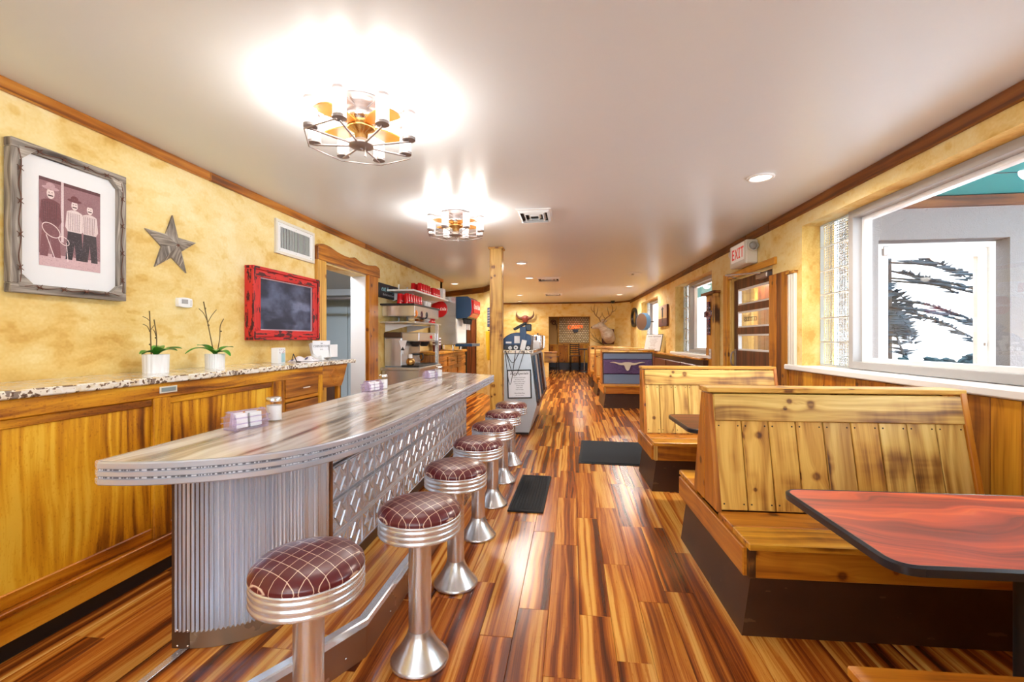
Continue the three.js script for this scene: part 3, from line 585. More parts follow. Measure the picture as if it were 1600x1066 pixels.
// ---------- left wall pieces ----------
function frameL(name, label, cat, s0, s1, y0, y1, d = 0) { return thing(name, label, cat, onL((s0 + s1) / 2, (y0 + y1) / 2, d), LT); }
{ // barn wood picture
  const w = 0.565, h = 0.74, t = frameL('framed_picture', 'large weathered wood frame with barbed wire around three sepia cowboys', 'picture', 1.827, 2.39, 1.525, 2.265);
  const rail = (W, H, ax, o) => uvm(cbox(W, H, 0.045, 0.004), ax, 0.8, o);
  for (const s of [-1, 1]) {
    mk('frame_rail', rail(w, 0.046, 'x', [0.1 * s, 0.3]), M.barn, t, [0, s * (h / 2 - 0.023), 0.0225]);
    mk('frame_stile', rail(0.046, h - 0.092, 'y', [0.4, 0.2 * s]), M.barn, t, [s * (w / 2 - 0.023), 0, 0.0225]);
    mk('barbed_wire', tube(Array.from({ length: 12 }, (_, i) => [-w / 2 + 0.05 + i * (w - 0.1) / 11, s * (h / 2 - 0.032) + 0.006 * Math.sin(i * 2.1), 0.05]), 0.002, 60, 5), M.rust, t);
    mk('barbed_wire', tube(Array.from({ length: 12 }, (_, i) => [s * (w / 2 - 0.032) + 0.006 * Math.sin(i * 2.1), -h / 2 + 0.05 + i * (h - 0.1) / 11, 0.05]), 0.002, 60, 5), M.rust, t);
    for (const q of [-1, 1]) {
      mk('corner_block', uvm(extr(shape(s * q > 0 ? [[0, 0], [-s * 0.072, 0], [0, -q * 0.072]] : [[0, 0], [0, -q * 0.072], [-s * 0.072, 0]]), 0.03), 'x', 0.5), M.barn, t, [s * (w / 2 - 0.03), q * (h / 2 - 0.03), 0.02]);
    }
    const barb = flat([rod([-0.012, -0.014, 0], [0.012, 0.014, 0], 0.0016, 5), rod([-0.014, 0.01, 0], [0.014, -0.01, 0], 0.0016, 5), cyl(0.004, 0.004, 0.014, 0, 0, 0, 8).rotateZ(Math.PI / 2)]);
    for (let k = 0; k < 4; k++) { mk('barb', barb, M.rust, t, [-0.17 + k * 0.11, s * (h / 2 - 0.032), 0.052]); mk('barb', barb, M.rust, t, [s * (w / 2 - 0.032), -0.25 + k * 0.16, 0.052], [0, 0, 1.57]); }
  }
  mk('mount_board', bx(w - 0.088, h - 0.088, 0.012, 0, 0, 0.012), M.paper, t);
  const pr = canvas(384, 512, (x, W, H) => {
    x.fillStyle = '#8f666c'; x.fillRect(0, 0, W, H);
    x.fillStyle = '#5a2e34'; x.fillRect(0, 0, W, 20); x.fillStyle = '#d8c4c6'; x.fillRect(128, 0, 16, 360); x.fillStyle = '#caa8ac'; x.fillRect(0, 440, W, 72);
    const fig = (cx, top, s, hat, shirt, legs) => {
      x.fillStyle = legs; x.beginPath(); x.moveTo(cx - 44 * s, top + 210 * s); x.lineTo(cx + 46 * s, top + 210 * s); x.lineTo(cx + 58 * s, 456); x.lineTo(cx + 10 * s, 456); x.lineTo(cx, top + 300 * s); x.lineTo(cx - 16 * s, 456); x.lineTo(cx - 60 * s, 456); x.fill();
      x.fillStyle = shirt; x.beginPath(); x.moveTo(cx - 52 * s, top + 100 * s); x.quadraticCurveTo(cx, top + 70 * s, cx + 52 * s, top + 100 * s); x.lineTo(cx + 62 * s, top + 200 * s); x.lineTo(cx + 46 * s, top + 226 * s); x.lineTo(cx - 46 * s, top + 226 * s); x.lineTo(cx - 62 * s, top + 200 * s); x.fill();
      x.strokeStyle = '#4a2228'; x.lineWidth = 2; for (let k = 0; k < 7; k++) { x.beginPath(); x.moveTo(cx - 44 * s + k * 13 * s, top + 104 * s); x.lineTo(cx - 36 * s + k * 11 * s, top + 220 * s); x.stroke(); }
      x.fillStyle = '#e2cfcc'; x.beginPath(); x.ellipse(cx, top + 54 * s, 22 * s, 30 * s, 0, 0, 7); x.fill();
      x.fillStyle = '#3c1c20'; x.fillRect(cx - 14 * s, top + 62 * s, 28 * s, 7 * s); x.fillRect(cx - 11 * s, top + 46 * s, 6 * s, 4 * s); x.fillRect(cx + 5 * s, top + 46 * s, 6 * s, 4 * s);
      x.fillStyle = hat; x.beginPath(); x.ellipse(cx, top + 24 * s, 48 * s, 11 * s, 0, 0, 7); x.fill(); x.beginPath(); x.ellipse(cx, top + 10 * s, 25 * s, 17 * s, 0, 0, 7); x.fill();
    };
    fig(66, 30, 1.05, '#b89498', '#6c3a40', '#7a4a50'); fig(212, 70, 0.95, '#6a3238', '#dccaca', '#2c2028'); fig(312, 76, 0.92, '#8a6066', '#d4c0c0', '#34262c');
    x.strokeStyle = '#e6d4d2'; x.lineWidth = 5; for (const [a, b, c] of [[70, 300, 56], [146, 350, 34]]) { x.beginPath(); x.ellipse(a, b, c, c * 0.62, 0.5, 0, 7); x.stroke(); }
    x.beginPath(); x.moveTo(40, 330); x.lineTo(90, 460); x.moveTo(160, 360); x.lineTo(170, 470); x.stroke();
    for (let k = 0; k < 2600; k++) { x.fillStyle = rnd() < 0.5 ? 'rgba(255,240,236,0.10)' : 'rgba(40,10,20,0.12)'; x.fillRect(rnd() * W, rnd() * H, 3 + rnd() * 4, 3); }
    for (let k = 0; k < 500; k++) { x.fillStyle = rnd() < 0.5 ? 'rgba(20,20,34,0.5)' : 'rgba(200,190,196,0.35)'; x.fillRect(150 + rnd() * 230, 330 + rnd() * 120, 3, 3); }
  });
  mk('print', new THREE.PlaneGeometry(0.3, 0.45), std({ map: pr, roughness: 0.35 }), t, [0.0, 0.005, 0.0195]);
}
{ // barn star
  const t = thing('barn_star', 'weathered grey wooden star hung on the ochre wall', 'star', onL(2.735, 1.93, 0), LT);
  const R = 0.205, r = 0.08, P = k => { const a = Math.PI / 2 - 0.03 + k * Math.PI / 5, q = k % 2 ? r : R; return [q * Math.cos(a), q * Math.sin(a)]; };
  for (let k = 0; k < 10; k += 2) {
    const tip = P(k), l = P((k + 9) % 10), rt = P(k + 1), pos = [];
    const q = (a, b, c) => pos.push(...a, ...b, ...c), A = [tip[0], tip[1], 0.012], A0 = [tip[0], tip[1], 0], L = [l[0], l[1], 0.012], L0 = [l[0], l[1], 0], Q = [rt[0], rt[1], 0.012], Q0 = [rt[0], rt[1], 0], O = [0, 0, 0.06];
    q(O, L, A); q(O, A, Q); q(L, L0, A0); q(L, A0, A); q(A, A0, Q0); q(A, Q0, Q);
    const g = new THREE.BufferGeometry(); g.setAttribute('position', new THREE.Float32BufferAttribute(pos, 3)); g.computeVertexNormals();
    mk('star_point', uvm(g, Math.abs(tip[0]) > Math.abs(tip[1]) ? 'x' : 'y', 0.4, [k * 0.13, k * 0.29]), M.barn, t);
  }
  mk('stud', new THREE.ConeGeometry(0.014, 0.02, 5).rotateX(Math.PI / 2), M.rust, t, [0, 0, 0.062]);
}
{ // thermostat
  const t = thing('thermostat', 'small white thermostat on the wall between the star and the orchids', 'thermostat', onL(2.83, 1.553, 0), LT);
  const s = new THREE.Shape(); const w = 0.055, h = 0.036; s.moveTo(-w, -h * 0.8); s.quadraticCurveTo(0, -h * 1.15, w, -h * 0.8); s.quadraticCurveTo(w * 1.12, 0, w, h * 0.8); s.quadraticCurveTo(0, h * 1.15, -w, h * 0.8); s.quadraticCurveTo(-w * 1.12, 0, -w, -h * 0.8);
  mk('body', extr(s, 0.022, 0.006), M.whiteG, t); mk('display', cb(0.05, 0.03, 0.003, -0.01, 0.006, 0.029), M.frame, t);
  for (let k = 0; k < 3; k++) mk('button', cyl(0.004, 0.004, 0.004, 0.04, 0.014 - k * 0.014, 0.029, 10).rotateX(0), M.frame, t);
}
{ // wall register
  const t = frameL('wall_vent', 'white slatted return air grille high on the left wall', 'vent', 3.81, 4.43, 2.085, 2.4), w = 0.62, h = 0.315;
  mk('wood_surround', uvm(extr(shape(rect(-w / 2, -h / 2, w / 2, h / 2), [rect(-w / 2 + 0.025, -h / 2 + 0.025, w / 2 - 0.025, h / 2 - 0.025)]), 0.02, 0.002), 'x', 1), M.cream, t);
  mk('flange', extr(shape(rect(-w / 2 + 0.025, -h / 2 + 0.025, w / 2 - 0.025, h / 2 - 0.025), [rect(-w / 2 + 0.07, -h / 2 + 0.06, w / 2 - 0.07, h / 2 - 0.06)]), 0.012, 0.002), M.white, t);
  mk('back_plate', bx(w - 0.13, h - 0.11, 0.004, 0, 0, 0.002), M.blackM, t);
  const sg = cbox(0.003, h - 0.11, 0.012, 0.001);
  for (let k = 0; k < 20; k++) mk('slat', sg, M.white, t, [-0.23 + k * 0.0242, 0, 0.009], [0, -0.25, 0]);
  for (const a of [-1, 1]) for (const b of [-1, 0, 1]) mk('screw', new THREE.SphereGeometry(0.004, 8, 6), M.steel, t, [b * 0.25, a * 0.115, 0.013]);
}
{ // red chalkboard
  const t = frameL('chalkboard', 'chalkboard in a distressed red frame beside the kitchen doorway', 'chalkboard', 3.43, 4.42, 1.29, 1.912), w = 0.99, h = 0.622;
  T.redw = tex(512, 256, (u, v) => { const a = fbm(u, v, 4, 20, 4, 701), b = fbm(u, v, 9, 40, 3, 705); let c = mix([184, 26, 26], [220, 60, 54], a); if (b > 0.62) c = mix(c, [40, 16, 24], 0.8); return c; });
  const rm = std({ map: T.redw, roughness: 0.55 });
  for (const s of [-1, 1]) {
    mk('frame_rail', uvm(cbox(w, 0.028, 0.085, 0.004), 'x', 0.7, [0, s * 0.3]), rm, t, [0, s * (h / 2 - 0.014), 0.0425]);
    mk('frame_stile', uvm(cbox(0.028, h - 0.056, 0.085, 0.004), 'y', 0.7, [s * 0.3, 0.1]), rm, t, [s * (w / 2 - 0.014), 0, 0.0425]);
    mk('inner_rail', uvm(cbox(w - 0.06, 0.06, 0.03, 0.006), 'x', 0.7, [0.2, s * 0.17]), rm, t, [0, s * (h / 2 - 0.057), 0.06]);
    mk('inner_stile', uvm(cbox(0.075, h - 0.17, 0.03, 0.006), 'y', 0.7, [s * 0.23, 0.4]), rm, t, [s * (w / 2 - 0.066), 0, 0.06]);
    for (const q of [-1, 1]) mk('corner_bracket', flat([cb(0.06, 0.012, 0.004, -s * 0.03, 0, 0, 0.001), cb(0.012, 0.06, 0.004, 0, -q * 0.03, 0, 0.001)]), M.black, t, [s * (w / 2 - 0.012), q * (h / 2 - 0.012), 0.087]);
  }
  T.slate = tex(256, 256, (u, v) => { const a = fbm(u, v, 4, 5, 5, 711), b = fbm(u, v, 3, 9, 4, 713); return mix([30, 38, 60], [128, 138, 170], sm(0.42, 0.8, a) * 0.55 + sm(0.5, 0.8, b) * 0.4); });
  mk('inner_lip', extr(shape(rect(-w / 2 + 0.098, -h / 2 + 0.082, w / 2 - 0.098, h / 2 - 0.082), [rect(-w / 2 + 0.112, -h / 2 + 0.096, w / 2 - 0.112, h / 2 - 0.096)]), 0.012).translate(0, 0, 0.048), std({ color: lin(0.5, 0.36, 0.4), roughness: 0.5 }), t);
  mk('slate', uvm(bx(w - 0.2, h - 0.16, 0.01, 0, 0, 0.045), 'x', 0.8), std({ map: T.slate, roughness: 0.5 }), t);
}
{ // carved lintel and posts of the kitchen doorway
  const t = thing('trim_5', null, null, onL(4.45, 0, 0), LT); structure(t);
  const s = new THREE.Shape(); s.moveTo(0, 2.14); s.lineTo(1.54, 2.14); s.lineTo(1.54, 2.25); s.quadraticCurveTo(1.5, 2.3, 1.38, 2.29); s.bezierCurveTo(1.1, 2.24, 1.0, 2.26, 0.86, 2.29); s.quadraticCurveTo(0.8, 2.31, 0.76, 2.28); s.bezierCurveTo(0.6, 2.26, 0.4, 2.28, 0.26, 2.31); s.quadraticCurveTo(0.04, 2.34, 0, 2.27); s.lineTo(0, 2.14);
  const lm = mk('lintel', uvm(extr(s, 0.045, 0.006), 'x', 1), M.cherry, t);
  const spiral = (cx, cy, d) => tube(Array.from({ length: 26 }, (_, i) => { const a = i * 0.42 * d, r = 0.006 + i * 0.0013; return [cx + r * Math.cos(a), cy + r * Math.sin(a), 0.046]; }), 0.0045, 60, 6);
  mk('carved_scroll', spiral(0.12, 2.245, 1), M.gold, lm); mk('carved_scroll', spiral(1.43, 2.215, -1), M.gold, lm);
  mk('post', uvm(cbox(0.17, 2.14, 0.04), 'y', 1.6, [0.2, 0.1]), M.pineB, t, [0.095, 1.07, 0.02]);
  mk('post', uvm(cbox(0.28, 2.14, 0.05), 'y', 1.6, [0.6, 0.5]), M.goldB, t, [1.345, 1.07, 0.025]);
  mk('jamb_lining', cb(0.012, 2.12, 0.2, 1.193, 1.06, -0.1, 0.002), M.white, t);
}
{ // little black sign
  const t = frameL('kitchen_sign', 'small black sign with turquoise hand lettering right of the kitchen doorway', 'sign', 6.02, 6.74, 1.885, 2.095);
  const c = canvas(512, 160, (x, W, H) => { x.fillStyle = '#1d1a24'; x.fillRect(0, 0, W, H); x.fillStyle = '#8fd3e0'; x.font = 'italic bold 74px serif'; x.textAlign = 'center'; x.fillText('eat & enjoy', W / 2, 84); x.fillStyle = '#e8ecf2'; x.font = 'italic 34px serif'; x.fillText('the best meal here all', W / 2, 136); });
  mk('board', cb(0.7, 0.205, 0.02, 0, 0, 0.01, 0.006), M.black, t); mk('sign_face', new THREE.PlaneGeometry(0.68, 0.19), std({ map: c, roughness: 0.6 }), t, [0, 0, 0.0205]);
}
// ---------- back counter along the left wall ----------
{
  const X = -2.22, t = thing('back_cabinet', 'long golden oak cabinet with panels and drawers under the granite', 'cabinet', [X, 0, 0]);
  const P = (name, x0, x1, y0, y1, z0, z1, mat, ax = 'z', c = 0.004) => mk(name, uvm(cbox(x1 - x0, y1 - y0, Math.abs(z1 - z0), c), ax, 1.2, [z0 * 0.7, y0 * 1.3]), mat, t, [(x0 + x1) / 2, (y0 + y1) / 2, (z0 + z1) / 2]);
  P('carcass', -0.44, -0.03, 0.1, 1.055, 2.1, -3.83, M.oakB);
  P('top_rail', -0.03, 0, 0.98, 1.058, 2.1, -3.83, M.oak);
  P('bottom_rail', -0.03, 0, 0.09, 0.205, 2.1, -3.83, M.oakB);
  P('base_moulding', -0.03, 0.018, 0.2, 0.225, 2.1, -3.83, M.oakB);
  const kick = P('toe_kick', -0.5, -0.045, 0, 0.1, 2.1, -3.83, M.black);
  for (const [a, b] of [[-0.2, -0.28], [-2.165, -2.27], [-3.15, -3.285], [-3.765, -3.83]]) P('stile', -0.03, 0, 0.225, 0.98, a, b, M.oak, 'y');
  for (const [a, b] of [[2.1, -0.2], [-0.28, -2.165], [-2.27, -3.15]]) {
    P('panel', -0.035, -0.018, 0.275, 0.945, a, b, M.oak, 'y');
    P('panel_rail', -0.034, -0.01, 0.94, 0.98, a, b, M.oak);
    P('panel_rail', -0.034, -0.008, 0.225, 0.285, a, b, M.oakB);
  }
  for (const [y0, y1] of [[0.83, 0.985], [0.64, 0.79], [0.45, 0.61], [0.24, 0.42]]) {
    const d = P('drawer', -0.03, 0.004, y0, y1, -3.3, -3.755, M.cherry, 'z', 0.012);
    mk('pull', flat([rod([0.04, 0, -0.05], [0.04, 0, 0.05], 0.007), rod([0.01, 0, -0.04], [0.04, 0, -0.04], 0.005), rod([0.01, 0, 0.04], [0.04, 0, 0.04], 0.005)]), M.chrome, d, [0, -0.01, 0]);
    P('drawer_rail', -0.03, 0, y0 - 0.03, y0 - 0.002, -3.29, -3.76, M.oakB);
  }
  const tg = mk('maker_plate', cb(0.004, 0.036, 0.11, 0.003, 1.022, -2.25, 0.002), M.cream, t);
  mk('plate_face', cb(0.003, 0.022, 0.09, 0.005, 1.022, -2.25, 0.001), std({ color: lin(0.3, 0.38, 0.4), metalness: 0.6, roughness: 0.4 }), tg);
  // carved wing and knee space at the far end
  const ws = shape([[0, 0.86], [0.33, 0.85], [0.37, 0.9], [0.45, 1.058], [0, 1.058]]);
  const wg = mk('carved_wing', uvm(extr(ws, 0.028, 0.004).rotateY(Math.PI / 2), 'z', 1), M.cherry, t, [-0.03, 0, -3.83]);
  const dia = (q) => [[0.2, 0.955 + q], [0.2 + q * 1.15, 0.955], [0.2, 0.955 - q], [0.2 - q * 1.15, 0.955], [0.2, 0.955 + q]];
  for (const q of [0.082, 0.062]) mk('carved_diamond', flat(dia(q).slice(1).map((p, i) => rod([0.03, dia(q)[i][1], -dia(q)[i][0]], [0.03, p[1], -p[0]], 0.004, 6))), M.oakB, wg);
  P('leg', -0.06, -0.02, 0, 0.86, -4.14, -4.18, M.oakB, 'y');
  P('back_board', -0.44, -0.4, 0.1, 1.05, -3.83, -4.4, M.brown);
}
{
  const X = -2.2, g = cb(0.49, 0.036, 6.55, -0.242, 1.078, -1.15, 0.006); uvm(g, 'z', 0.5);
  const t = solo('granite_worktop', 'speckled beige granite worktop running along the left wall', 'worktop', uvm(cb(0.478, 0.036, 6.55, -0.24, 1.078, -1.15, 0.006), 'z', 0.6), M.granite, [X, 0, 0]);
}
// orchids
function orchid(label, z, r, h, ribs, build) {
  const t = thing('potted_orchid', label, 'plant', [-2.5, 1.096, z]);
  const pts = []; const n = ribs * 6; const g = new THREE.CylinderGeometry(r, r * 0.96, h, n, 1, true).translate(0, h / 2, 0), p = g.attributes.position;
  for (let i = 0; i < p.count; i++) { const a = Math.atan2(p.getZ(i), p.getX(i)), q = 1 + 0.035 * Math.abs(Math.sin(a * ribs / 2)); p.setX(i, p.getX(i) * q); p.setZ(i, p.getZ(i) * q); }
  g.computeVertexNormals();
  mk('pot', flat([g, lathe([[0.001, 0.004], [r * 0.96, 0.0]], 40), lathe([[r * 0.9, h * 0.8], [r * 0.92, h], [r * 1.03, h]], 40)]), M.whiteG, t);
  mk('soil', cyl(r * 0.92, r * 0.92, 0.01, 0, h * 0.86, 0), M.dark, t);
  build(t, h);
}
function leafG(L, w, droop) {
  const nu = 12, nv = 6, pos = [], idx = [];
  for (let i = 0; i <= nu; i++) for (let j = 0; j <= nv; j++) { const u = i / nu, v = j / nv * 2 - 1, ww = w * Math.pow(Math.sin(Math.PI * Math.min(0.98, 0.06 + u * 0.92)), 0.6); pos.push(u * L, Math.abs(v) * ww * 0.35 + L * (0.8 * u - droop * u * u), v * ww); }
  for (let i = 0; i < nu; i++) for (let j = 0; j < nv; j++) { const a = i * (nv + 1) + j; idx.push(a, a + 1, a + nv + 1, a + 1, a + nv + 2, a + nv + 1); }
  const g = new THREE.BufferGeometry(); g.setAttribute('position', new THREE.Float32BufferAttribute(pos, 3)); g.setIndex(idx); g.computeVertexNormals(); g.setAttribute('uv', new THREE.BufferAttribute(new Float32Array(pos.length / 3 * 2), 2)); return g;
}
const leafM = new THREE.MeshPhysicalMaterial({ color: lin(0.06, 0.3, 0.03), roughness: 0.28, side: THREE.DoubleSide });
orchid('bare-stemmed orchid in a white fluted pot nearest the cowboy picture', -2.45, 0.066, 0.112, 16, (t, h) => {
  [[0, 0.13, 0.035, 0.5], [0.7, 0.12, 0.03, 0.6], [-1.0, 0.14, 0.035, 0.55], [1.6, 0.12, 0.034, 0.35], [2.6, 0.09, 0.025, 0.8], [-2.2, 0.1, 0.028, 0.7]].forEach(([a, L, w, d]) => mk('leaf', leafG(L, w, d), leafM, t, [0, h * 0.95, 0], [0, a + 0.6, 0]));
  mk('flower_stem', flat([tube([[0, h, 0.03], [0.005, h + 0.12, 0.04], [0, h + 0.26, 0.042]], 0.0032), tube([[0, h + 0.14, 0.04], [0.01, h + 0.17, 0.07], [0, h + 0.18, 0.085]], 0.002), tube([[0, h + 0.2, 0.04], [0, h + 0.215, 0.06], [0, h + 0.225, 0.085]], 0.002), tube([[0, h + 0.14, 0.04], [0.0, h + 0.165, 0.02], [0, h + 0.175, 0.015]], 0.002), new THREE.SphereGeometry(0.006, 8, 6).translate(0, h + 0.14, 0.038), new THREE.SphereGeometry(0.005, 8, 6).translate(0, h + 0.06, 0.04)]), M.stem, t);
  mk('flower_stem', flat([tube([[0, h, 0], [0.0, h + 0.1, -0.005], [0, h + 0.21, 0.012]], 0.003), tube([[0, h + 0.11, 0], [0, h + 0.14, 0.01], [0, h + 0.15, 0.02]], 0.002), new THREE.SphereGeometry(0.006, 8, 6).translate(0, h + 0.1, 0)]), M.stem, t);
});
orchid('orchid with long forked twigs in a rounded white ribbed pot', -2.91, 0.06, 0.1, 26, (t, h) => {
  [[1.5, 0.16, 0.026, 0.5], [-1.4, 0.19, 0.026, 0.45], [0.1, 0.11, 0.04, 0.9], [-0.8, 0.13, 0.03, 0.6], [-1.7, 0.22, 0.02, 0.75]].forEach(([a, L, w, d]) => mk('leaf', leafG(L, w, d), leafM, t, [0, h * 0.95, 0], [0, a, 0]));
  mk('flower_stem', flat([tube([[0, h, 0.01], [0, h + 0.2, 0.06], [0, h + 0.36, 0.1]], 0.0034), tube([[0, h + 0.22, 0.063], [0, h + 0.28, 0.1], [0, h + 0.31, 0.14]], 0.0022), tube([[0, h + 0.22, 0.063], [0.02, h + 0.27, 0.05], [0.02, h + 0.31, 0.01]], 0.0022), tube([[0, h + 0.3, 0.085], [0, h + 0.32, 0.08]], 0.002, 4), new THREE.SphereGeometry(0.007, 8, 6).translate(0, h + 0.2, 0.058)]), M.stem, t);
  mk('flower_stem', flat([tube([[0, h, -0.02], [0, h + 0.12, -0.045], [0, h + 0.2, -0.05], [0, h + 0.25, -0.08]], 0.003), new THREE.SphereGeometry(0.006, 8, 6).translate(0, h + 0.16, -0.056)]), M.stem, t);
});
// bits on the granite
{
  const b = thing('napkin_box', 'pale printed card box standing on the granite under the chalkboard', 'box', [-2.48, 1.096, -3.58], 0.25);
  const c = canvas(128, 128, (x, W, H) => { x.fillStyle = '#e4e6ea'; x.fillRect(0, 0, W, H); x.fillStyle = '#9fc3cc'; x.fillRect(50, 46, 70, 78); x.fillStyle = '#8d5a66'; for (let i = 0; i < 14; i++) x.fillRect(10 + rnd() * 100, 8 + rnd() * 40, 10, 6); });
  mk('carton', cb(0.06, 0.13, 0.15, 0, 0.065, 0, 0.003), M.paper, b); mk('printed_face', new THREE.PlaneGeometry(0.148, 0.128), std({ map: c, roughness: 0.7 }), b, [0.0305, 0.065, 0], [0, Math.PI / 2, 0]);
  const rack = solo('wire_easel', 'small dark wire easel on the granite beside the card box', 'easel', flat([rod([0, 0, -0.04], [0, 0.07, 0.03], 0.004), rod([0, 0.07, 0.03], [0, 0.02, 0.06], 0.004), rod([0, 0, -0.04], [0.05, 0, 0], 0.004)]), M.black, [-2.42, 1.1, -3.72]);
  rack.rotation.y = 0.2;
  const r = mulberry(3);
  const rag = (label, z, w, d, h, mat, dots) => {
    const g = new THREE.PlaneGeometry(w, d, 16, 16).rotateX(-Math.PI / 2), p = g.attributes.position;
    for (let i = 0; i < p.count; i++) { const x = p.getX(i) / w, zz = p.getZ(i) / d, e = Math.max(0, 1 - Math.max(Math.abs(x), Math.abs(zz)) * 2); p.setY(i, 0.002 + h * Math.pow(e, 0.5) * (0.55 + 0.45 * Math.sin(x * 9 + zz * 7 + w * 50) * Math.cos(zz * 11 - x * 5))); }
    g.computeVertexNormals();
    return solo('dish_cloth', label, 'cloth', g, mat, [-2.45, 1.096, z], 0.2, 'cloths on the granite');
  };
  T.dots = canvas(128, 128, (x, W, H) => { x.fillStyle = '#eceaf0'; x.fillRect(0, 0, W, H); x.fillStyle = '#6a6a86'; for (const [a, b] of [[24, 30], [70, 20], [104, 50], [40, 76], [86, 92], [18, 108]]) { x.beginPath(); x.arc(a, b, 8, 0, 7); x.fill(); } });
  rag('crumpled white cloth with grey dots on the granite', -3.91, 0.22, 0.22, 0.06, std({ map: T.dots, roughness: 0.9, side: 2 }));
  rag('crumpled plain white cloth on the granite beside the menu box', -4.085, 0.18, 0.09, 0.07, std({ color: lin(0.75, 0.77, 0.78), roughness: 0.9, side: 2 }));
  const m = thing('menu_box', 'open carton of printed menus at the end of the granite worktop', 'box', [-2.45, 1.114, -4.28], -0.15);
  const mt = canvas(256, 160, (x, W, H) => { x.fillStyle = '#e8e9ef'; x.fillRect(0, 0, W, H); x.fillStyle = '#33343e'; x.textAlign = 'center'; x.font = 'bold 16px serif'; x.fillText('THE', W / 2, 34); x.font = 'bold 30px serif'; x.fillText('CORNERSTONE', W / 2, 66); x.font = '14px serif'; x.fillText('MENU', W / 2, 92); x.fillStyle = '#3c4a86'; x.fillRect(90, 116, 90, 12); });
  for (let k = 0; k < 4; k++) mk('menu_card', cb(0.006, 0.16, 0.26, -0.03 - k * 0.016, 0.085, -0.01 * k, 0.002), M.paper, m, [0, 0, 0], [0, 0, 0.28]);
  mk('menu_face', new THREE.PlaneGeometry(0.26, 0.16), std({ map: mt, roughness: 0.6 }), m, [-0.0495 + 0.0001 + 0.0, 0.09, 0], [0, Math.PI / 2, 0]).rotation.set(0, Math.PI / 2, 0);
  mk('carton', flat([cb(0.12, 0.006, 0.27, -0.06, 0.004, 0, 0.001), cb(0.006, 0.13, 0.12, -0.03, 0.065, -0.16, 0.002)]), M.paper, m);
  const o = thing('red_drink_carton', 'small white carton with a red spot beyond the menus', 'carton', [-3.02, 1.0, -5.1]);
  mk('carton_body', cb(0.1, 0.2, 0.12, 0, 0.1, 0), M.whiteG, o); mk('red_spot', cyl(0.032, 0.032, 0.004, 0, 0, 0).rotateZ(Math.PI / 2).translate(0.052, 0.12, 0), M.red, o); mk('blue_band', cb(0.104, 0.03, 0.124, 0, 0.175, 0, 0.002), std({ color: lin(0.03, 0.05, 0.3), roughness: 0.5 }), o);
  const sh = thing('kitchen_shelf', 'wooden pass shelf inside the kitchen doorway', 'shelf', [-3.02, 0, -5.0]);
  mk('board', uvm(cbox(0.26, 0.035, 0.9), 'z', 1), M.gold, sh, [0, 0.98, 0]); mk('cabinet', cb(0.24, 0.96, 0.86, 0, 0.48, 0), M.brown, sh);
}
// ---------- the bar ----------
const PH = 0.16, edge0 = [[-1.528, -1.30], [-1.433, -1.307], [-1.313, -1.336], [-1.181, -1.39], [-1.056, -1.475], [-0.977, -1.578], [-0.912, -1.742], [-0.877, -1.93], [-0.862, -2.2]];
const edgeC = new THREE.CatmullRomCurve3(edge0.map(([x, z]) => V3(x, 0, z))).getPoints(48).map(p => [p.x, p.z]);
const edge = [...edgeC, [-0.862, -2.8], [-0.866, -3.5], [-0.872, -4.3], [-0.878, -5.0]];
{ // platform
  const pf = thing('bar_platform', 'raised plank platform under the bar with metal edging', 'platform', [0, 0, 0]);
  const out = [[-1.43, -0.66], [-1.03, -1.40], [-0.928, -1.58], [-0.835, -1.765], [-0.832, -5.15], [-1.43, -5.15]];
  mk('riser', uvm(extr(shape(out.map(([x, z]) => [x, -z])), PH - 0.014).rotateX(-Math.PI / 2), 'z', 1), std({ color: lin(0.24, 0.1, 0.05), roughness: 0.35, metalness: 0.2, roughnessMap: T.smudge }), pf);
  const r = mulberry(21), W = 0.146;
  const clipX = z => { for (let i = 0; i < 4; i++) { const a = out[i], b = out[i + 1]; if (z <= a[1] && z >= b[1]) return a[0] + (b[0] - a[0]) * (z - a[1]) / (b[1] - a[1]); } return -1.43; };
  for (let i = 0; i < 5; i++) {
    const x0 = -1.43 + i * W, x1 = Math.min(x0 + W - 0.001, -0.845); let z = -0.66 - (i === 0 ? 0 : 0);
    while (z > -5.14) {
      const L = 0.7 + r() * 0.6, z1 = Math.max(-5.14, z - L), pts = [];
      for (let k = 0; k <= 8; k++) { const zz = z + (z1 - z) * k / 8, xr = Math.min(x1, clipX(zz) - 0.012); if (xr > x0 + 0.005) pts.push([xr, -zz]); }
      if (pts.length > 1) { const poly = [[x0, pts[0][1]], ...pts, [x0, pts[pts.length - 1][1] - 0.0014]]; const g = uvm(extr(shape(poly), 0.014).rotateX(-Math.PI / 2), 'z', 2, [r() * 5, r() * 5]); const uv = g.attributes.uv; for (let q = 0; q < uv.count; q++) uv.setY(q, uv.getY(q) * 2); mk('plank', g, floorMats[Math.floor(r() * 5)], pf, [0, PH - 0.014, 0]); }
      z = z1 - 0.0014;
    }
  }
  const path = out.slice(0, 5);
  mk('edge_nosing', sweep(path, [[-0.03, PH - 0.004], [-0.03, PH + 0.0008], [0.002, PH + 0.001], [0.008, PH - 0.004], [0.008, PH - 0.028], [0.002, PH - 0.03], [0.002, PH - 0.004]]), M.alu, pf);
  mk('side_strip', cb(0.03, 0.006, 4.48, -1.418, PH - 0.0018, -2.92, 0.002), M.alu, pf);
  const sc = []; for (const [x, z] of [[-0.98, -1.49], [-0.88, -1.68], [-0.83, -2.0], [-0.83, -2.6]]) sc.push(new THREE.SphereGeometry(0.004, 8, 6).translate(x + 0.003, 0.05, z + 0.002));
  mk('screws', flat(sc), M.steel, pf);
}
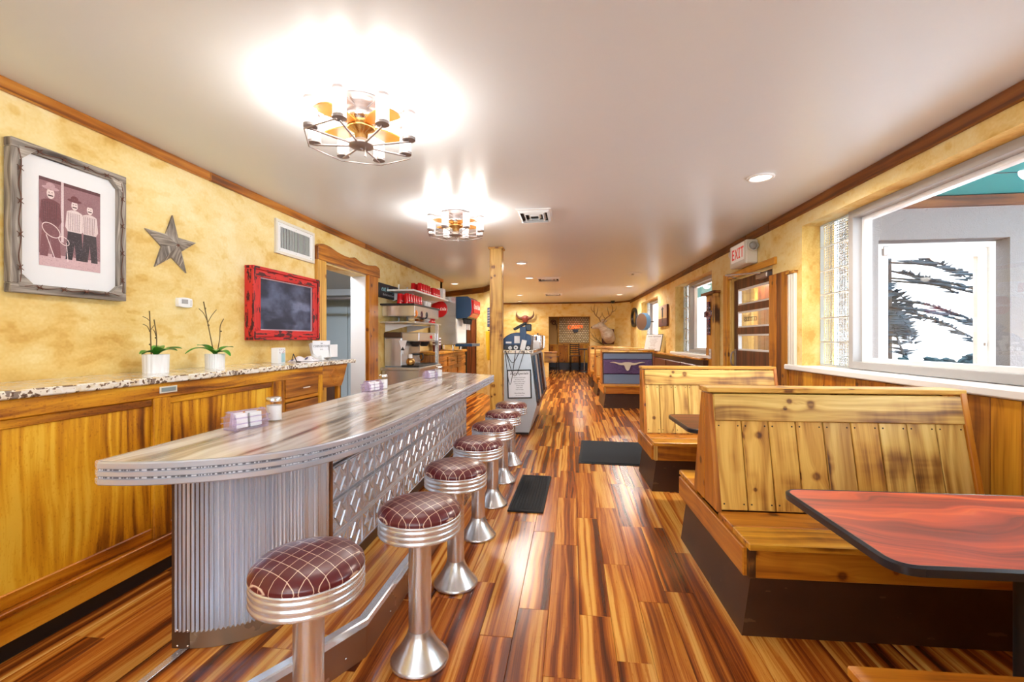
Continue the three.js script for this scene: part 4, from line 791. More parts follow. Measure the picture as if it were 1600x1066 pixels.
const bend = new THREE.CatmullRomCurve3([[-1.449, -1.502], [-1.39, -1.508], [-1.325, -1.523], [-1.265, -1.552], [-1.209, -1.595], [-1.16, -1.66], [-1.125, -1.75], [-1.106, -1.85], [-1.10, -1.95]].map(([x, z]) => V3(x, 0, z)));
{
  const t = thing('bar_counter', 'bar front of corrugated metal bend and pressed tin squares', 'bar', [0, 0, 0]);
  const fr = bend.getPoints(24).map(p => [p.x, p.z]), full = [...fr, [-1.205, -5.1]];
  mk('core', extr(shape([...full.map(([x, z]) => [x - 0.012, -z - 0.006]), [-1.45, 5.1]]), 0.83 - PH - 0.004).rotateX(-Math.PI / 2), M.brown, t, [0, PH + 0.002, 0]);
  // corrugated sheet
  const N = 300, L = bend.getLength(), cp = [];
  for (let i = 0; i <= N; i++) { const p = bend.getPointAt(i / N), d = bend.getTangentAt(i / N), o = 0.0056 * Math.sin(i / N * L / 0.0155 * 2 * Math.PI) + 0.006; cp.push([p.x - d.z * o, p.z + d.x * o]); }
  mk('corrugated_sheet', sweep(cp, [[0, 0.225], [0, 0.83]], false, 1.3), M.tin, t);
  mk('kick_band', sweep(fr, [[-0.005, PH + 0.002], [0.004, PH + 0.002], [0.004, 0.228], [-0.005, 0.228]]), std({ color: lin(0.25, 0.16, 0.1), roughness: 0.4, metalness: 0.4, roughnessMap: T.smudge }), t);
  mk('kick_band', sweep([[-1.10, -1.95], [-1.205, -5.1]], [[-0.005, PH + 0.002], [0.004, PH + 0.002], [0.004, 0.222], [-0.005, 0.222]]), M.brown, t);
  const sw = []; for (const q of [0.02, 0.08, 0.55]) { const p = bend.getPointAt(q), d = bend.getTangentAt(q); for (const y of [0.175, 0.232]) sw.push(new THREE.SphereGeometry(0.0045, 8, 6).translate(p.x - d.z * 0.009, y, p.z + d.x * 0.009)); }
  mk('screws', flat(sw), M.chrome, t);
  mk('joint_strip', cb(0.012, 0.6, 0.028, -1.094, 0.525, -1.95, 0.003), M.trim, t);
  // pressed tin squares
  const S = 0.163, q = S / 2, pos = [];
  const tri = (...v) => v.forEach(p => pos.push(...p));
  tri([-q, -q, 0], [q, -q, 0], [q, q, 0], [-q, -q, 0], [q, q, 0], [-q, q, 0]);
  const ridge = (a, b, w, h) => { const dx = b[0] - a[0], dy = b[1] - a[1], l = Math.hypot(dx, dy), nx = -dy / l * w, ny = dx / l * w, A = [a[0], a[1], h], B = [b[0], b[1], h]; tri([a[0] - nx, a[1] - ny, 0], [b[0] - nx, b[1] - ny, 0], B, [a[0] - nx, a[1] - ny, 0], B, A, [b[0] + nx, b[1] + ny, 0], [a[0] + nx, a[1] + ny, 0], A, [b[0] + nx, b[1] + ny, 0], A, B); };
  const e = q - 0.004; ridge([-q, e], [q, e], 0.004, 0.004); ridge([-q, e - 0.011], [q, e - 0.011], 0.0035, 0.0035); ridge([-q, -e], [q, -e], 0.004, 0.004); ridge([-e, -q], [-e, q], 0.003, 0.0025); ridge([e, -q], [e, q], 0.003, 0.0025);
  const dw = 0.052, dh = 0.058, D = [[0, dh], [dw, 0], [0, -dh], [-dw, 0]]; D.forEach((p, i) => ridge(p, D[(i + 1) % 4], 0.005, 0.005));
  D.forEach((p, i) => { const n = D[(i + 1) % 4]; tri([p[0] * 0.8, p[1] * 0.8, 0.001], [n[0] * 0.8, n[1] * 0.8, 0.001], [0, 0, 0.006]); const c = [(p[0] + n[0]) * 1.35, (p[1] + n[1]) * 1.2]; ridge([(p[0] + n[0]) * 0.62, (p[1] + n[1]) * 0.62], c, 0.008, 0.003); });
  const tg = new THREE.BufferGeometry(); tg.setAttribute('position', new THREE.Float32BufferAttribute(pos, 3)); tg.computeVertexNormals();
  const th = Math.PI / 2 + 0.0333, dir = [-0.0333, -0.99944];
  for (let i = 0; i < 19; i++) for (let j = 0; j < 4; j++) {
    const s = 0.1 + i * 0.165, m = mk('tin_tile', tg, M.tin, t, [-1.10 + dir[0] * s + 0.002, j < 3 ? 0.30 + j * 0.165 : 0.772, -1.95 + dir[1] * s], [0, th, 0]); if (j === 3) m.scale.y = 0.68;
  }
  mk('back_panel', cb(0.02, 0.66, 3.55, -1.46, 0.495, -3.32), M.white, t);
}
{
  const t = thing('bar_worktop', 'long bar worktop in streaky grey laminate with ribbed metal edge', 'worktop', [0, 0, 0]);
  const poly = [...edge, [-1.585, -5.4], [-1.54, -1.302]];
  const g = uvm(extr(shape(poly.map(([x, z]) => [x, -z])), 0.03).rotateX(-Math.PI / 2), 'z', 1.8, [0.2, 0.35]); const uv = g.attributes.uv; for (let i = 0; i < uv.count; i++) uv.setY(i, uv.getY(i) * 1.8);
  mk('laminate_slab', g, M.lam, t, [0, 0.87, 0]);
  mk('under_board', extr(shape(poly.map(([x, z]) => [x, -z])), 0.038).rotateX(-Math.PI / 2), M.brown, t, [0, 0.832, 0]);
  const pr = [[0, 0.824], [0.010, 0.824], [0.014, 0.828], [0.014, 0.844], [0.009, 0.847], [0.009, 0.852], [0.014, 0.855], [0.014, 0.869], [0.009, 0.872], [0.009, 0.877], [0.014, 0.88], [0.014, 0.896], [0.011, 0.9005], [0, 0.9005]];
  const path = [...edge, [-1.585, -5.4]];
  mk('metal_edge', sweep(path, pr, true, 0.5), M.edge, t);
  mk('metal_edge', sweep([[-1.585, -5.4], [-1.54, -1.302]], pr, true, 0.5), M.alu, t);
  T.worn = tex(512, 16, (u, v) => { const a = fbm(u, v, 256, 4, 2, 801); return a > 0.52 ? [92, 90, 98] : a > 0.42 ? [160, 158, 164] : [205, 205, 212]; });
  for (const y of [0.8495, 0.8745]) mk('groove_inlay', sweep(path, [[0.0095, y - 0.0025], [0.0108, y - 0.002], [0.0108, y + 0.002], [0.0095, y + 0.0025]]), std({ map: T.worn, roughness: 0.6 }), t);
}
// condiments on the bar
const lilac = phy({ color: lin(0.86, 0.8, 0.92), transmission: 0.85, roughness: 0.15, thickness: 0 });
T.salt = canvas(64, 64, (x) => { x.fillStyle = '#f3eef2'; x.fillRect(0, 0, 64, 64); x.fillStyle = '#d29ab6'; x.fillRect(8, 30, 46, 10); });
function caddy(where, [x, z], turn, n) {
  const t = thing('condiment_rack', 'clear lilac jam and sweetener rack on the bar, ' + where, 'rack', [x, 0.9005, z], turn, 'racks on the bar');
  const w = 0.15, d = 0.085;
  mk('base', cb(w, 0.006, d, 0, 0.003, 0), lilac, t);
  for (const s of [-1, 1]) mk('end_plate', extr(shape([[-d / 2, 0], [d / 2, 0], [d / 2, 0.05], [0.012, 0.085], [-0.012, 0.085], [-d / 2, 0.05]]), 0.004).rotateY(Math.PI / 2).translate(s * w / 2, 0, 0), lilac, t);
  for (const y of [0.03, 0.055, 0.08]) for (const s of [-1, 1]) mk('rail', rod([-w / 2 - 0.012, y, s * d * (y > 0.07 ? 0.12 : 0.48)], [w / 2 + 0.012, y, s * d * (y > 0.07 ? 0.12 : 0.48)], 0.003, 8), lilac, t);
  const pk = std({ map: T.salt, roughness: 0.7 }), wh = M.paper;
  const c = Math.cos(turn), s = Math.sin(turn);
  for (let k = 0; k < 2; k++) {
    const lx = (k - 0.5) * 0.066;
    const p = thing('sweetener_packets', (k ? 'white' : 'pink') + ' sweetener packets filed in the rack ' + where, 'packets', [x + c * lx, 0.907, z - s * lx], turn, 'packets in the bar racks');
    for (let i = 0; i < 6; i++) mk('packet', cb(0.055, 0.062, 0.004, 0, 0.032, -0.026 + i * 0.0095, 0.0015), k ? wh : pk, p, [0, 0, 0], [0.12 - i * 0.03, 0, (i % 2) * 0.06 - 0.03]);
  }
}
const saltM = std({ color: lin(0.8, 0.79, 0.8), roughness: 0.9 });
function shaker(where, [x, z]) {
  const t = thing('sugar_jar', 'ribbed glass sugar jar with metal lid on the bar, ' + where, 'jar', [x, 0.9005, z], 0, 'jars on the bar');
  const g = new THREE.CylinderGeometry(0.036, 0.036, 0.085, 60, 1, true).translate(0, 0.045, 0), p = g.attributes.position;
  for (let i = 0; i < p.count; i++) { const a = Math.atan2(p.getZ(i), p.getX(i)), q = 1 + 0.05 * Math.abs(Math.sin(a * 6)); p.setX(i, p.getX(i) * q); p.setZ(i, p.getZ(i) * q); }
  g.computeVertexNormals();
  mk('jar_glass', flat([g, lathe([[0.001, 0.003], [0.036, 0.003]], 30), lathe([[0.037, 0.087], [0.03, 0.098]], 30)]), M.jar, t);
  mk('sugar', cyl(0.0335, 0.0335, 0.07, 0, 0.041, 0, 30), saltM, t);
  mk('lid', lathe([[0.001, 0.118], [0.026, 0.117], [0.034, 0.112], [0.035, 0.096], [0.03, 0.095]], 30), M.chrome, t);
}
caddy('nearest the curved end', [-1.452, -1.87], 1.25); shaker('nearest the curved end', [-1.45, -2.06]);
caddy('halfway along', [-1.52, -3.32], 1.35); shaker('halfway along', [-1.51, -3.5]);
caddy('at the far end', [-1.44, -4.5], 1.35); shaker('at the far end', [-1.4, -4.68]);
// stools
{
  const st = thing('bar_stool', '', 'stool', [0, 0, 0], 0, 'swivel stools along the bar');
  const cu = lathe([[0.001, 0.652], [0.06, 0.651], [0.11, 0.645], [0.145, 0.633], [0.162, 0.616], [0.165, 0.604], [0.16, 0.594]], 64), uv = cu.attributes.uv, p = cu.attributes.position;
  for (let i = 0; i < p.count; i++) uv.setXY(i, p.getX(i) / 0.34 + 0.5, p.getZ(i) / 0.34 + 0.5);
  mk('cushion', cu, M.vinyl, st);
  mk('seat_band', lathe([[0.001, 0.523], [0.155, 0.523], [0.163, 0.527], [0.166, 0.533], [0.163, 0.539], [0.16, 0.543], [0.163, 0.548], [0.166, 0.554], [0.163, 0.56], [0.16, 0.564], [0.163, 0.569], [0.166, 0.575], [0.163, 0.581], [0.16, 0.585], [0.164, 0.59], [0.165, 0.596], [0.155, 0.6]], 64), M.alu, st);
  mk('column', lathe([[0.045, 0.09], [0.045, 0.5], [0.06, 0.515], [0.1, 0.524]], 40), M.satin, st);
  mk('flange', lathe([[0.046, 0.13], [0.05, 0.115], [0.056, 0.1], [0.07, 0.075], [0.09, 0.045], [0.112, 0.02], [0.118, 0.01], [0.116, 0.001], [0.1, 0.001]], 48), M.satin, st);
  const spots = [[-0.80, -1.30, 0.5], [-0.612, -1.78, 0.2], [-0.614, -2.36, 0.15], [-0.615, -2.95, 0.3], [-0.619, -3.53, 0.1], [-0.627, -4.12, 0.25], [-0.63, -4.70, 0.2]];
  const lb = ['nearest burgundy quilted swivel stool, its foot below the picture edge', 'second burgundy quilted swivel stool, with its whole flared chrome foot in view', 'third burgundy stool counted from the near end of the bar', 'fourth burgundy stool, in the middle of the row at the bar', 'fifth burgundy stool from the near end, beside the ribbed mat', 'sixth burgundy stool, last but one towards the wooden post', 'farthest burgundy stool, in front of the wooden post'];
  spots.forEach(([x, z, a], i) => { if (i) dup(st, [x, 0, z], a, lb[i]); else { st.position.set(x, 0, z); st.rotation.y = a; st.userData.label = lb[0]; } });
}
// mats
{
  const m = thing('rubber_mat', 'ribbed black rubber mat beside the middle bar stools', 'mat', [-0.34, 0, -3.84], -0.02);
  mk('rim', extr(shape(rect(-0.135, -0.45, 0.135, 0.45), [rect(-0.115, -0.43, 0.115, 0.43)]), 0.012, 0.002).rotateX(-Math.PI / 2), M.mat, m);
  mk('sheet', bx(0.24, 0.005, 0.87, 0, 0.0035, 0), M.mat, m);
  const k = cbox(0.016, 0.006, 0.016, 0.002), l = []; for (let i = 0; i < 10; i++) for (let j = 0; j < 40; j++) l.push(k.clone().translate(-0.104 + i * 0.0231, 0.009, -0.42 + j * 0.0215));
  tag(mk('knobs', flat(l), M.mat, m), null, null, null, 'stuff');
  const e = thing('entrance_mat', 'large plain black entrance mat on the floor by the door', 'mat', [0.66, 0, -5.32], -0.05);
  mk('pile', cb(1.08, 0.01, 1.02, 0, 0.007, 0, 0.004), std({ color: lin(0.016, 0.022, 0.03), roughness: 0.95 }), e); mk('rubber_edge', cb(1.14, 0.006, 1.08, 0, 0.003, 0, 0.002), M.mat, e);
}
// wooden post
{
  const t = thing('wooden_post', 'square knotty timber post from floor to ceiling at the end of the bar', 'post', [-1.02, 0, -6.12]);
  mk('timber', uvm(cbox(0.165, 2.52, 0.165, 0.006), 'y', 1.6, [0.13, 0.4]), M.pineB, t, [0, 1.26, 0]);
  mk('cap', uvm(cbox(0.2, 0.025, 0.2), 'x', 1.6), M.pineB, t, [0, 2.527, 0]);
}
// ---------- booths ----------
const nailM = std({ color: lin(0.05, 0.035, 0.025), metalness: 0.6, roughness: 0.5 });
const pines = [M.pine, M.pine, M.pineC, M.pine, M.pineB, M.pineC];
function bench(label, x, z, o = {}) {
  const { W = 1.36, BW = 1.2, both = true, near = true, front = 'boards', turn = 0.035, seed = 1, top = 1.03, deep = 0 } = o;
  const t = thing('booth_bench', label, 'bench', [x, 0, z], turn), r = mulberry(seed);
  const B = (name, w, h, d, px, py, pz, mat, ax, rot, c = 0.004) => mk(name, uvm(cbox(w, h, d, c), ax, 1.4, [r() * 9, r() * 9]), mat, t, [px, py, pz], rot);
  const sides = [...(near ? [1] : []), ...(both ? [-1] : [])], z1 = near ? 0.5 : 0.16, z0 = both ? -0.5 - deep : -0.13;
  // plinth
  mk('plinth', uvm(extr(shape([[-0.018, 0], [W, 0], [W, 0.27], [0.02, 0.27]]), z1 - z0 - 0.02).translate(0, 0, z0 + 0.01), 'x', 1), M.brown, t);
  for (const s of sides) {
    B('apron', W - 0.02, 0.125, 0.024, W / 2 + 0.012, 0.337, s * 0.522 - (s < 0 ? deep : 0), M.goldB, 'x');
    B('apron_corner', 0.03, 0.125, 0.034, 0.008, 0.337, s * 0.52 - (s < 0 ? deep : 0), M.pineC, 'y');
    for (let k = s < 0 && deep ? -1 : 0; k < 2; k++) B('seat_plank', W, 0.03, 0.186, W / 2 - 0.012, 0.415, s * (0.46 - k * 0.19), k ? M.goldB : M.gold, 'x');
    const lean = s * 0.205, bz = 0.105, cy = 0.735, by0 = 0.43;
    if (front === 'purple' && s > 0) {
      const bl = std({ color: lin(0.13, 0.18, 0.3), roughness: 0.4 }), pu = std({ color: lin(0.1, 0.05, 0.17), roughness: 0.36, bumpMap: T.stucco, bumpScale: 0.02 });
      const back = B('back_panel', BW, 0.62, 0.04, BW / 2, cy, s * 0.085, M.brown, 'x', [-lean, 0, 0]);
      [['upper_bolster', 0.955, 0.115, bl, 0.018], ['embossed_bolster', 0.755, 0.28, pu, 0.03], ['lower_bolster', 0.515, 0.19, bl, 0.018]].forEach(([n, y, h, m, th]) => mk(n, cb(BW - 0.05, h, 0.05, 0, 0, 0, 0.016), m, t, [BW / 2, y, s * (0.185 - (y - 0.43) * 0.21)], [-lean, 0, 0]));
      // horned skull emblem
      const S = new THREE.Shape(); S.moveTo(0, -0.11); S.bezierCurveTo(0.05, -0.1, 0.04, -0.03, 0.075, 0.0); S.bezierCurveTo(0.16, -0.02, 0.22, 0.06, 0.34, 0.05); S.bezierCurveTo(0.24, 0.09, 0.2, 0.03, 0.1, 0.045); S.bezierCurveTo(0.05, 0.06, -0.05, 0.06, -0.1, 0.045); S.bezierCurveTo(-0.2, 0.03, -0.24, 0.09, -0.34, 0.05); S.bezierCurveTo(-0.22, 0.06, -0.16, -0.02, -0.075, 0); S.bezierCurveTo(-0.04, -0.03, -0.05, -0.1, 0, -0.11);
      mk('horned_emblem', extr(S, 0.012, 0.004), std({ color: lin(0.6, 0.54, 0.45), roughness: 0.6 }), t, [0.48, 0.79, s * 0.142], [-lean, 0, 0]);
    } else {
      const n = 9, bw = BW / n, h = 0.45, nails = [];
      for (let k = 0; k < n; k++) {
        const bd = B('back_board', bw - 0.004, h, 0.022, (k + 0.5) * bw, by0 + h / 2, s * (0.173 - (h / 2) * 0.205), pines[Math.floor(r() * 6)], 'y', [-lean, 0, 0], 0.003);
        for (const a of [-1, 1]) for (const b of [-1, 1]) nails.push(new THREE.SphereGeometry(0.0042, 8, 6).scale(1, 1, 0.5).translate((k + 0.5) * bw + a * bw * 0.36, b * (h / 2 - 0.03), s * 0.0115));
      }
      mk('nail_heads', flat(nails), nailM, t, [0, by0 + h / 2, s * (0.173 - (h / 2) * 0.205)], [-lean, 0, 0]);
      B('top_rail', BW, 0.14, 0.03, BW / 2, 0.94, s * 0.075, M.pine, 'x', [-lean, 0, 0]);
      B('end_batten', 0.03, 0.6, 0.045, BW + 0.012, 0.73, s * 0.115, M.goldB, 'y', [-lean, 0, 0]);
    }
  }
  // aisle-side boards of seat and back
  B('side_apron', 0.024, 0.125, z1 - z0 + 0.03, -0.012, 0.337, (z0 + z1) / 2, M.goldB, 'z');
  const zb0 = both ? -0.19 : -0.05, zb1 = near ? 0.19 : 0.05;
  const side = (a0, a1, b0, b1, mat, nm) => mk(nm, uvm(extr(shape([[a0, 0.43], [a1, 0.43], [b1, top - 0.02], [b0, top - 0.02]]), 0.022, 0.002).rotateY(-Math.PI / 2), 'y', 1.4, [r(), r()]), mat, t, [0.001, 0, 0]);
  side(0.004, zb1, 0.004, 0.055, M.goldB, 'end_board'); side(zb0, -0.004, both ? -0.055 : -0.05, -0.004, M.goldB, 'end_board');
  B('top_cap', BW + 0.06, 0.026, both && near ? 0.15 : 0.13, BW / 2, top, 0, M.pineB, 'x');
  return t;
}
bench('nearest booth bench, only a seat plank peeking in at the bottom right', 0.765, -0.58, { seed: 2, deep: 0.17 });
bench('double booth bench of knotty boards right of the aisle, nearest whole one', 0.738, -2.6, { seed: 31 });
bench('single booth bench of knotty boards before the door', 0.675, -4.5, { both: false, seed: 47, BW: 1.16 });
bench('far booth bench with purple leather back and white horned skull emblem', 0.585, -9.22, { front: 'purple', seed: 53, BW: 0.98, W: 1.2, top: 1.08 });
bench('far booth bench right behind the purple leather one', 0.56, -11.1, { seed: 61, BW: 1.1, W: 1.2, top: 1.08 });
bench('farthest booth bench, before the deer head', 0.5, -13.0, { seed: 67, BW: 1.1, W: 1.2, top: 1.08 });
function table(label, x, z, L = 1.2, D = 0.61, turn = 0.035, mat = M.mahog) {
  const t = thing('booth_table', label, 'table', [x, 0, z], turn, 'booth tables'), s = new THREE.Shape(), r = 0.06, w = L, h = D / 2;
  s.moveTo(r, -h); s.lineTo(w - r, -h); s.quadraticCurveTo(w, -h, w, -h + r); s.lineTo(w, h - r); s.quadraticCurveTo(w, h, w - r, h); s.lineTo(r, h); s.quadraticCurveTo(0, h, 0, h - r); s.lineTo(0, -h + r); s.quadraticCurveTo(0, -h, r, -h);
  const g = uvm(extr(s, 0.026).rotateX(-Math.PI / 2), 'x', 1.4, [0.1, 0.3]);
  mk('table_top', g, mat, t, [0, 0.674, 0]);
  const pts = s.getPoints(8).map(p => [p.x, -p.y]); pts.push(pts[0]);
  mk('edge_moulding', sweep(pts.reverse(), [[-0.004, 0.671], [-0.012, 0.674], [-0.013, 0.696], [-0.004, 0.7015], [0.002, 0.7]]), std({ color: lin(0.012, 0.014, 0.022), roughness: 0.3 }), t);
  for (const px of [0.62]) {
    mk('pedestal', lathe([[0.05, 0.03], [0.05, 0.655], [0.12, 0.668], [0.12, 0.674], [0.001, 0.674]], 32), M.black, t, [px, 0, 0]);
    mk('foot', flat([cb(0.62, 0.035, 0.08, px, 0.018, 0, 0.01), cb(0.08, 0.035, 0.5, px, 0.018, 0, 0.01)]), M.black, t);
  }
}
table('red mahogany booth table with black edge in the right foreground', 0.85, -1.64);
table('smaller-looking brown booth table showing between the two near benches', 0.775, -3.46, 1.2, 0.6, 0.035, std({ map: T.dark, roughness: 0.4 }));
// ---------- right wall pieces ----------
{ // wainscot
  const t = thing('wainscot', 'upright golden plank wainscot under the big window on the right', 'wainscot', onR(0, 0), RT), r = mulberry(15);
  let z = -0.9; let k = 0;
  while (z > -4.72) { const w = Math.min(0.12 + r() * 0.06, z + 4.73); if (w < 0.03) break; mk('board', uvm(cbox(w - 0.003, 1.0, 0.02, 0.003), 'y', 1.5, [r() * 9, r() * 9]), [M.wains, M.goldB, M.wains, M.gold][k++ % 4], t, [z - w / 2, 0.5, 0.011]); z -= w; }
}
{
  const t = thing('reclaimed_panel', 'panel of three rough reclaimed boards between the door and the big window', 'panel', onR(-4.945, 0), RT);
  [[-0.11, 0.16, M.goldB], [0.03, 0.1, M.trim], [0.14, 0.12, M.wains]].forEach(([x, w, m], i) => mk('board', uvm(cbox(w - 0.004, 1.97, 0.03), 'y', 1.3, [i * 0.4, i * 0.7]), m, t, [x, 0.985, 0.016]));
  const c = thing('window_pilaster', 'pale fluted upright trim at the left end of the big window', 'trim', onR(-4.67, 1.03), RT);
  for (let k = 0; k < 3; k++) mk('flute', uvm(cbox(0.042, 0.9, 0.03, 0.008), 'y', 1.3, [k * 0.3, 0.1]), M.cream, c, [-0.045 + k * 0.045, 0.45, 0.016]);
  mk('cap', cb(0.15, 0.025, 0.05, 0, 0.91, 0.02), M.pineB, c);
}
{ // cross board
  const t = thing('cross_board', 'upright pine board with side rail next to the entry door', 'board', onR(-6.97, 0), RT);
  mk('board', uvm(cbox(0.4, 1.95, 0.03), 'y', 1.5, [0.3, 0.2]), M.gold, t, [-0.06, 0.975, 0.016]); mk('side_rail', uvm(cbox(0.13, 1.95, 0.07), 'y', 1.5, [0.6, 0.1]), M.pineC, t, [0.2, 0.975, 0.036]);
  mk('cap', uvm(cbox(0.58, 0.04, 0.1), 'x', 1.5), M.trim, t, [0, 1.965, 0.05]);
  const c = thing('mosaic_cross', 'blue and red patterned cross hanging on the pine board', 'cross', onR(-7.05, 1.6, 0.04), RT);
  T.mosaic = tex(128, 128, (u, v) => { const q = hash(Math.floor(u * 14), Math.floor(v * 14), 91); return q < 0.3 ? [44, 58, 110] : q < 0.55 ? [130, 52, 64] : q < 0.75 ? [70, 60, 66] : [160, 150, 170]; });
  const mm = std({ map: T.mosaic, roughness: 0.5 });
  mk('upright', uvm(extr(shape([[-0.045, -0.24], [0.045, -0.24], [0.05, 0.2], [0.03, 0.25], [-0.03, 0.25], [-0.05, 0.2]]), 0.02, 0.004), 'y', 0.3), mm, c); mk('crossbar', uvm(cbox(0.34, 0.09, 0.024), 'x', 0.3), mm, c, [0, 0.07, 0.014]); mk('boss', new THREE.SphereGeometry(0.03, 16, 10), M.maroon, c, [0, 0.07, 0.024]);
  const o = thing('wall_outlet', 'white double outlet plate low on the pine board', 'outlet', onR(-7.02, 1.085, 0.032), RT);
  mk('plate', cb(0.09, 0.14, 0.008, 0, 0, 0.004), M.whiteG, o); for (const s of [-1, 1]) mk('socket', cb(0.04, 0.035, 0.006, 0, s * 0.03, 0.008), M.frame, o);
}
{ // exit sign with emergency heads
  const t = thing('exit_sign', 'white emergency light and EXIT sign above the entry door', 'sign', onR(-5.72, 2.3, 0), RT);
  mk('housing', cb(0.5, 0.27, 0.13, 0, 0, 0.066, 0.012), M.cream, t);
  const c = canvas(256, 128, (x, W, H) => { x.fillStyle = '#efe9e2'; x.fillRect(0, 0, W, H); x.fillStyle = '#e2463c'; x.font = 'bold 112px sans-serif'; x.textAlign = 'center'; x.textBaseline = 'middle'; x.fillText('EXIT', W / 2, H / 2 + 4); });
  mk('sign_face', new THREE.PlaneGeometry(0.4, 0.2), std({ map: c, roughness: 0.5, emissive: 0xffffff, emissiveMap: c, emissiveIntensity: 0.12 }), t, [0, 0.02, 0.1325]);
  for (const s of [-1, 1]) { const hd = mk('lamp_head', lathe([[0.001, -0.03], [0.035, -0.03], [0.055, 0.0], [0.058, 0.03], [0.05, 0.034]], 28).rotateZ(-s * Math.PI / 2), M.cream, t, [s * 0.275, 0.05, 0.07]); mk('lamp_lens', new THREE.SphereGeometry(0.048, 20, 8, 0, 6.3, 0, 0.9).rotateZ(-s * Math.PI / 2), M.frame, hd, [-s * 0.005, 0, 0]); }
}
{ // cowboy silhouette canvas
  const t = thing('silhouette_canvas', 'small canvas with a dark cowboy silhouette between the far windows', 'picture', onR(-10.15, 1.8, 0.002), RT);
  const c = canvas(160, 128, (x, W, H) => { for (let y = 0; y < H; y++) { const k = y / H; x.fillStyle = k < 0.62 ? `rgb(${190 + k * 30},${160 + k * 20},${150 - k * 60})` : `rgb(${120 - (k - 0.62) * 120},${74 - (k - 0.62) * 90},50)`; x.fillRect(0, y, W, 1); } x.fillStyle = '#241614'; x.beginPath(); x.ellipse(80, 22, 24, 6, 0, 0, 7); x.fill(); x.beginPath(); x.ellipse(80, 18, 12, 9, 0, 0, 7); x.fill(); x.fillRect(66, 26, 28, 46); x.fillRect(69, 70, 9, 40); x.fillRect(83, 70, 9, 40); });
  mk('stretcher', cb(0.8, 0.45, 0.04, 0, 0, 0.02), M.dark, t); mk('print', new THREE.PlaneGeometry(0.8, 0.45), std({ map: c, roughness: 0.6 }), t, [0, 0, 0.041]);
}
T.notice = canvas(256, 300, (x, W, H) => { x.fillStyle = '#e8eaf0'; x.fillRect(0, 0, W, H); x.fillStyle = '#2c2f3a'; x.textAlign = 'center'; x.font = 'italic bold 30px serif'; x.fillText('Daily Specials', W / 2, 44); x.font = '15px serif'; ['Chicken Fried Steak', 'Hot Roast Beef', 'Meat Loaf & Gravy', 'Soup and Salad', 'Green Chili', 'Patty Melt', 'Fish & Chips'].forEach((s, i) => x.fillText(s, W / 2, 84 + i * 22)); x.font = 'bold 17px serif'; x.fillText('Pie of the Day', W / 2, 258); x.font = '13px serif'; x.fillText('ask your server', W / 2, 280); });
{
  const t = thing('specials_stand', 'white specials sheet leaning on a small wooden stand by the far window', 'menu stand', onR(-10.3, 1.016, 0.24), RT + 0.5);
  mk('sheet_board', cb(0.54, 0.38, 0.012, 0, 0.21, 0, 0.003), M.black, t, [0, 0, 0], [-0.22, 0, 0]); mk('sheet', new THREE.PlaneGeometry(0.52, 0.36), std({ map: T.notice, roughness: 0.5 }), t, [0, 0.2065, 0.0075 - 0.043], [-0.22, 0, 0]);
  mk('foot', uvm(cbox(0.3, 0.03, 0.12), 'x', 1), M.gold, t, [0, 0.015, 0.02]);
  t.children[1].position.set(0, 0.21 * Math.cos(0.22), -0.21 * Math.sin(0.22) + 0.0075); 
}
{ // hanging disc sign
  const t = thing('disc_clock', 'round brown and blue hanging disc before the farthest window', 'clock', onR(-11.3, 1.72, 0.0), RT);
  mk('bracket', rod([0, 0.0, 0], [0, 0.0, 0.14], 0.012), M.black, t); mk('drum', cyl(0.21, 0.21, 0.11, 0, 0, 0, 40).rotateZ(Math.PI / 2).rotateY(2.05).translate(0, 0, 0.24), std({ color: lin(0.05, 0.11, 0.19), roughness: 0.6 }), t); mk('face', cyl(0.195, 0.195, 0.116, 0, 0, 0, 40).rotateZ(Math.PI / 2).rotateY(2.05).translate(0, 0, 0.24), std({ color: lin(0.09, 0.042, 0.02), roughness: 1 }), t);
  const m = thing('oval_mirror', 'oval mirror in a dark frame on the wall past the farthest window', 'mirror', onR(-14.05, 1.95), RT);
  const e = (a, b) => new THREE.EllipseCurve(0, 0, a, b).getPoints(40).map(p => [p.x, p.y]);
  mk('frame', extr(shape(e(0.5, 0.29), [e(0.38, 0.21)]), 0.05, 0.008), M.black, m); mk('mirror_glass', extr(shape(e(0.385, 0.215)), 0.01), std({ color: lin(0.8, 0.85, 0.85), metalness: 1, roughness: 0.05 }), m, [0, 0, 0.012]);
}
{ // banquette along the wall
  const t = thing('wall_banquette', 'dark brown ledge with maroon back cushions along the right wall', 'banquette', onR(-9.3, 0, 0), RT);
  mk('ledge', uvm(cbox(4.4, 0.03, 0.16), 'x', 1.4), M.gold, t, [0, 1.0, 0.085]); mk('fascia', bx(4.36, 0.98, 0.1, 0, 0.49, 0.052), M.brown, t);
  for (let k = 0; k < 4; k++) mk('cushion', cb(1.06, 0.4, 0.06, -1.62 + k * 1.08, 0.7, 0.13, 0.02), M.maroon, t);
}
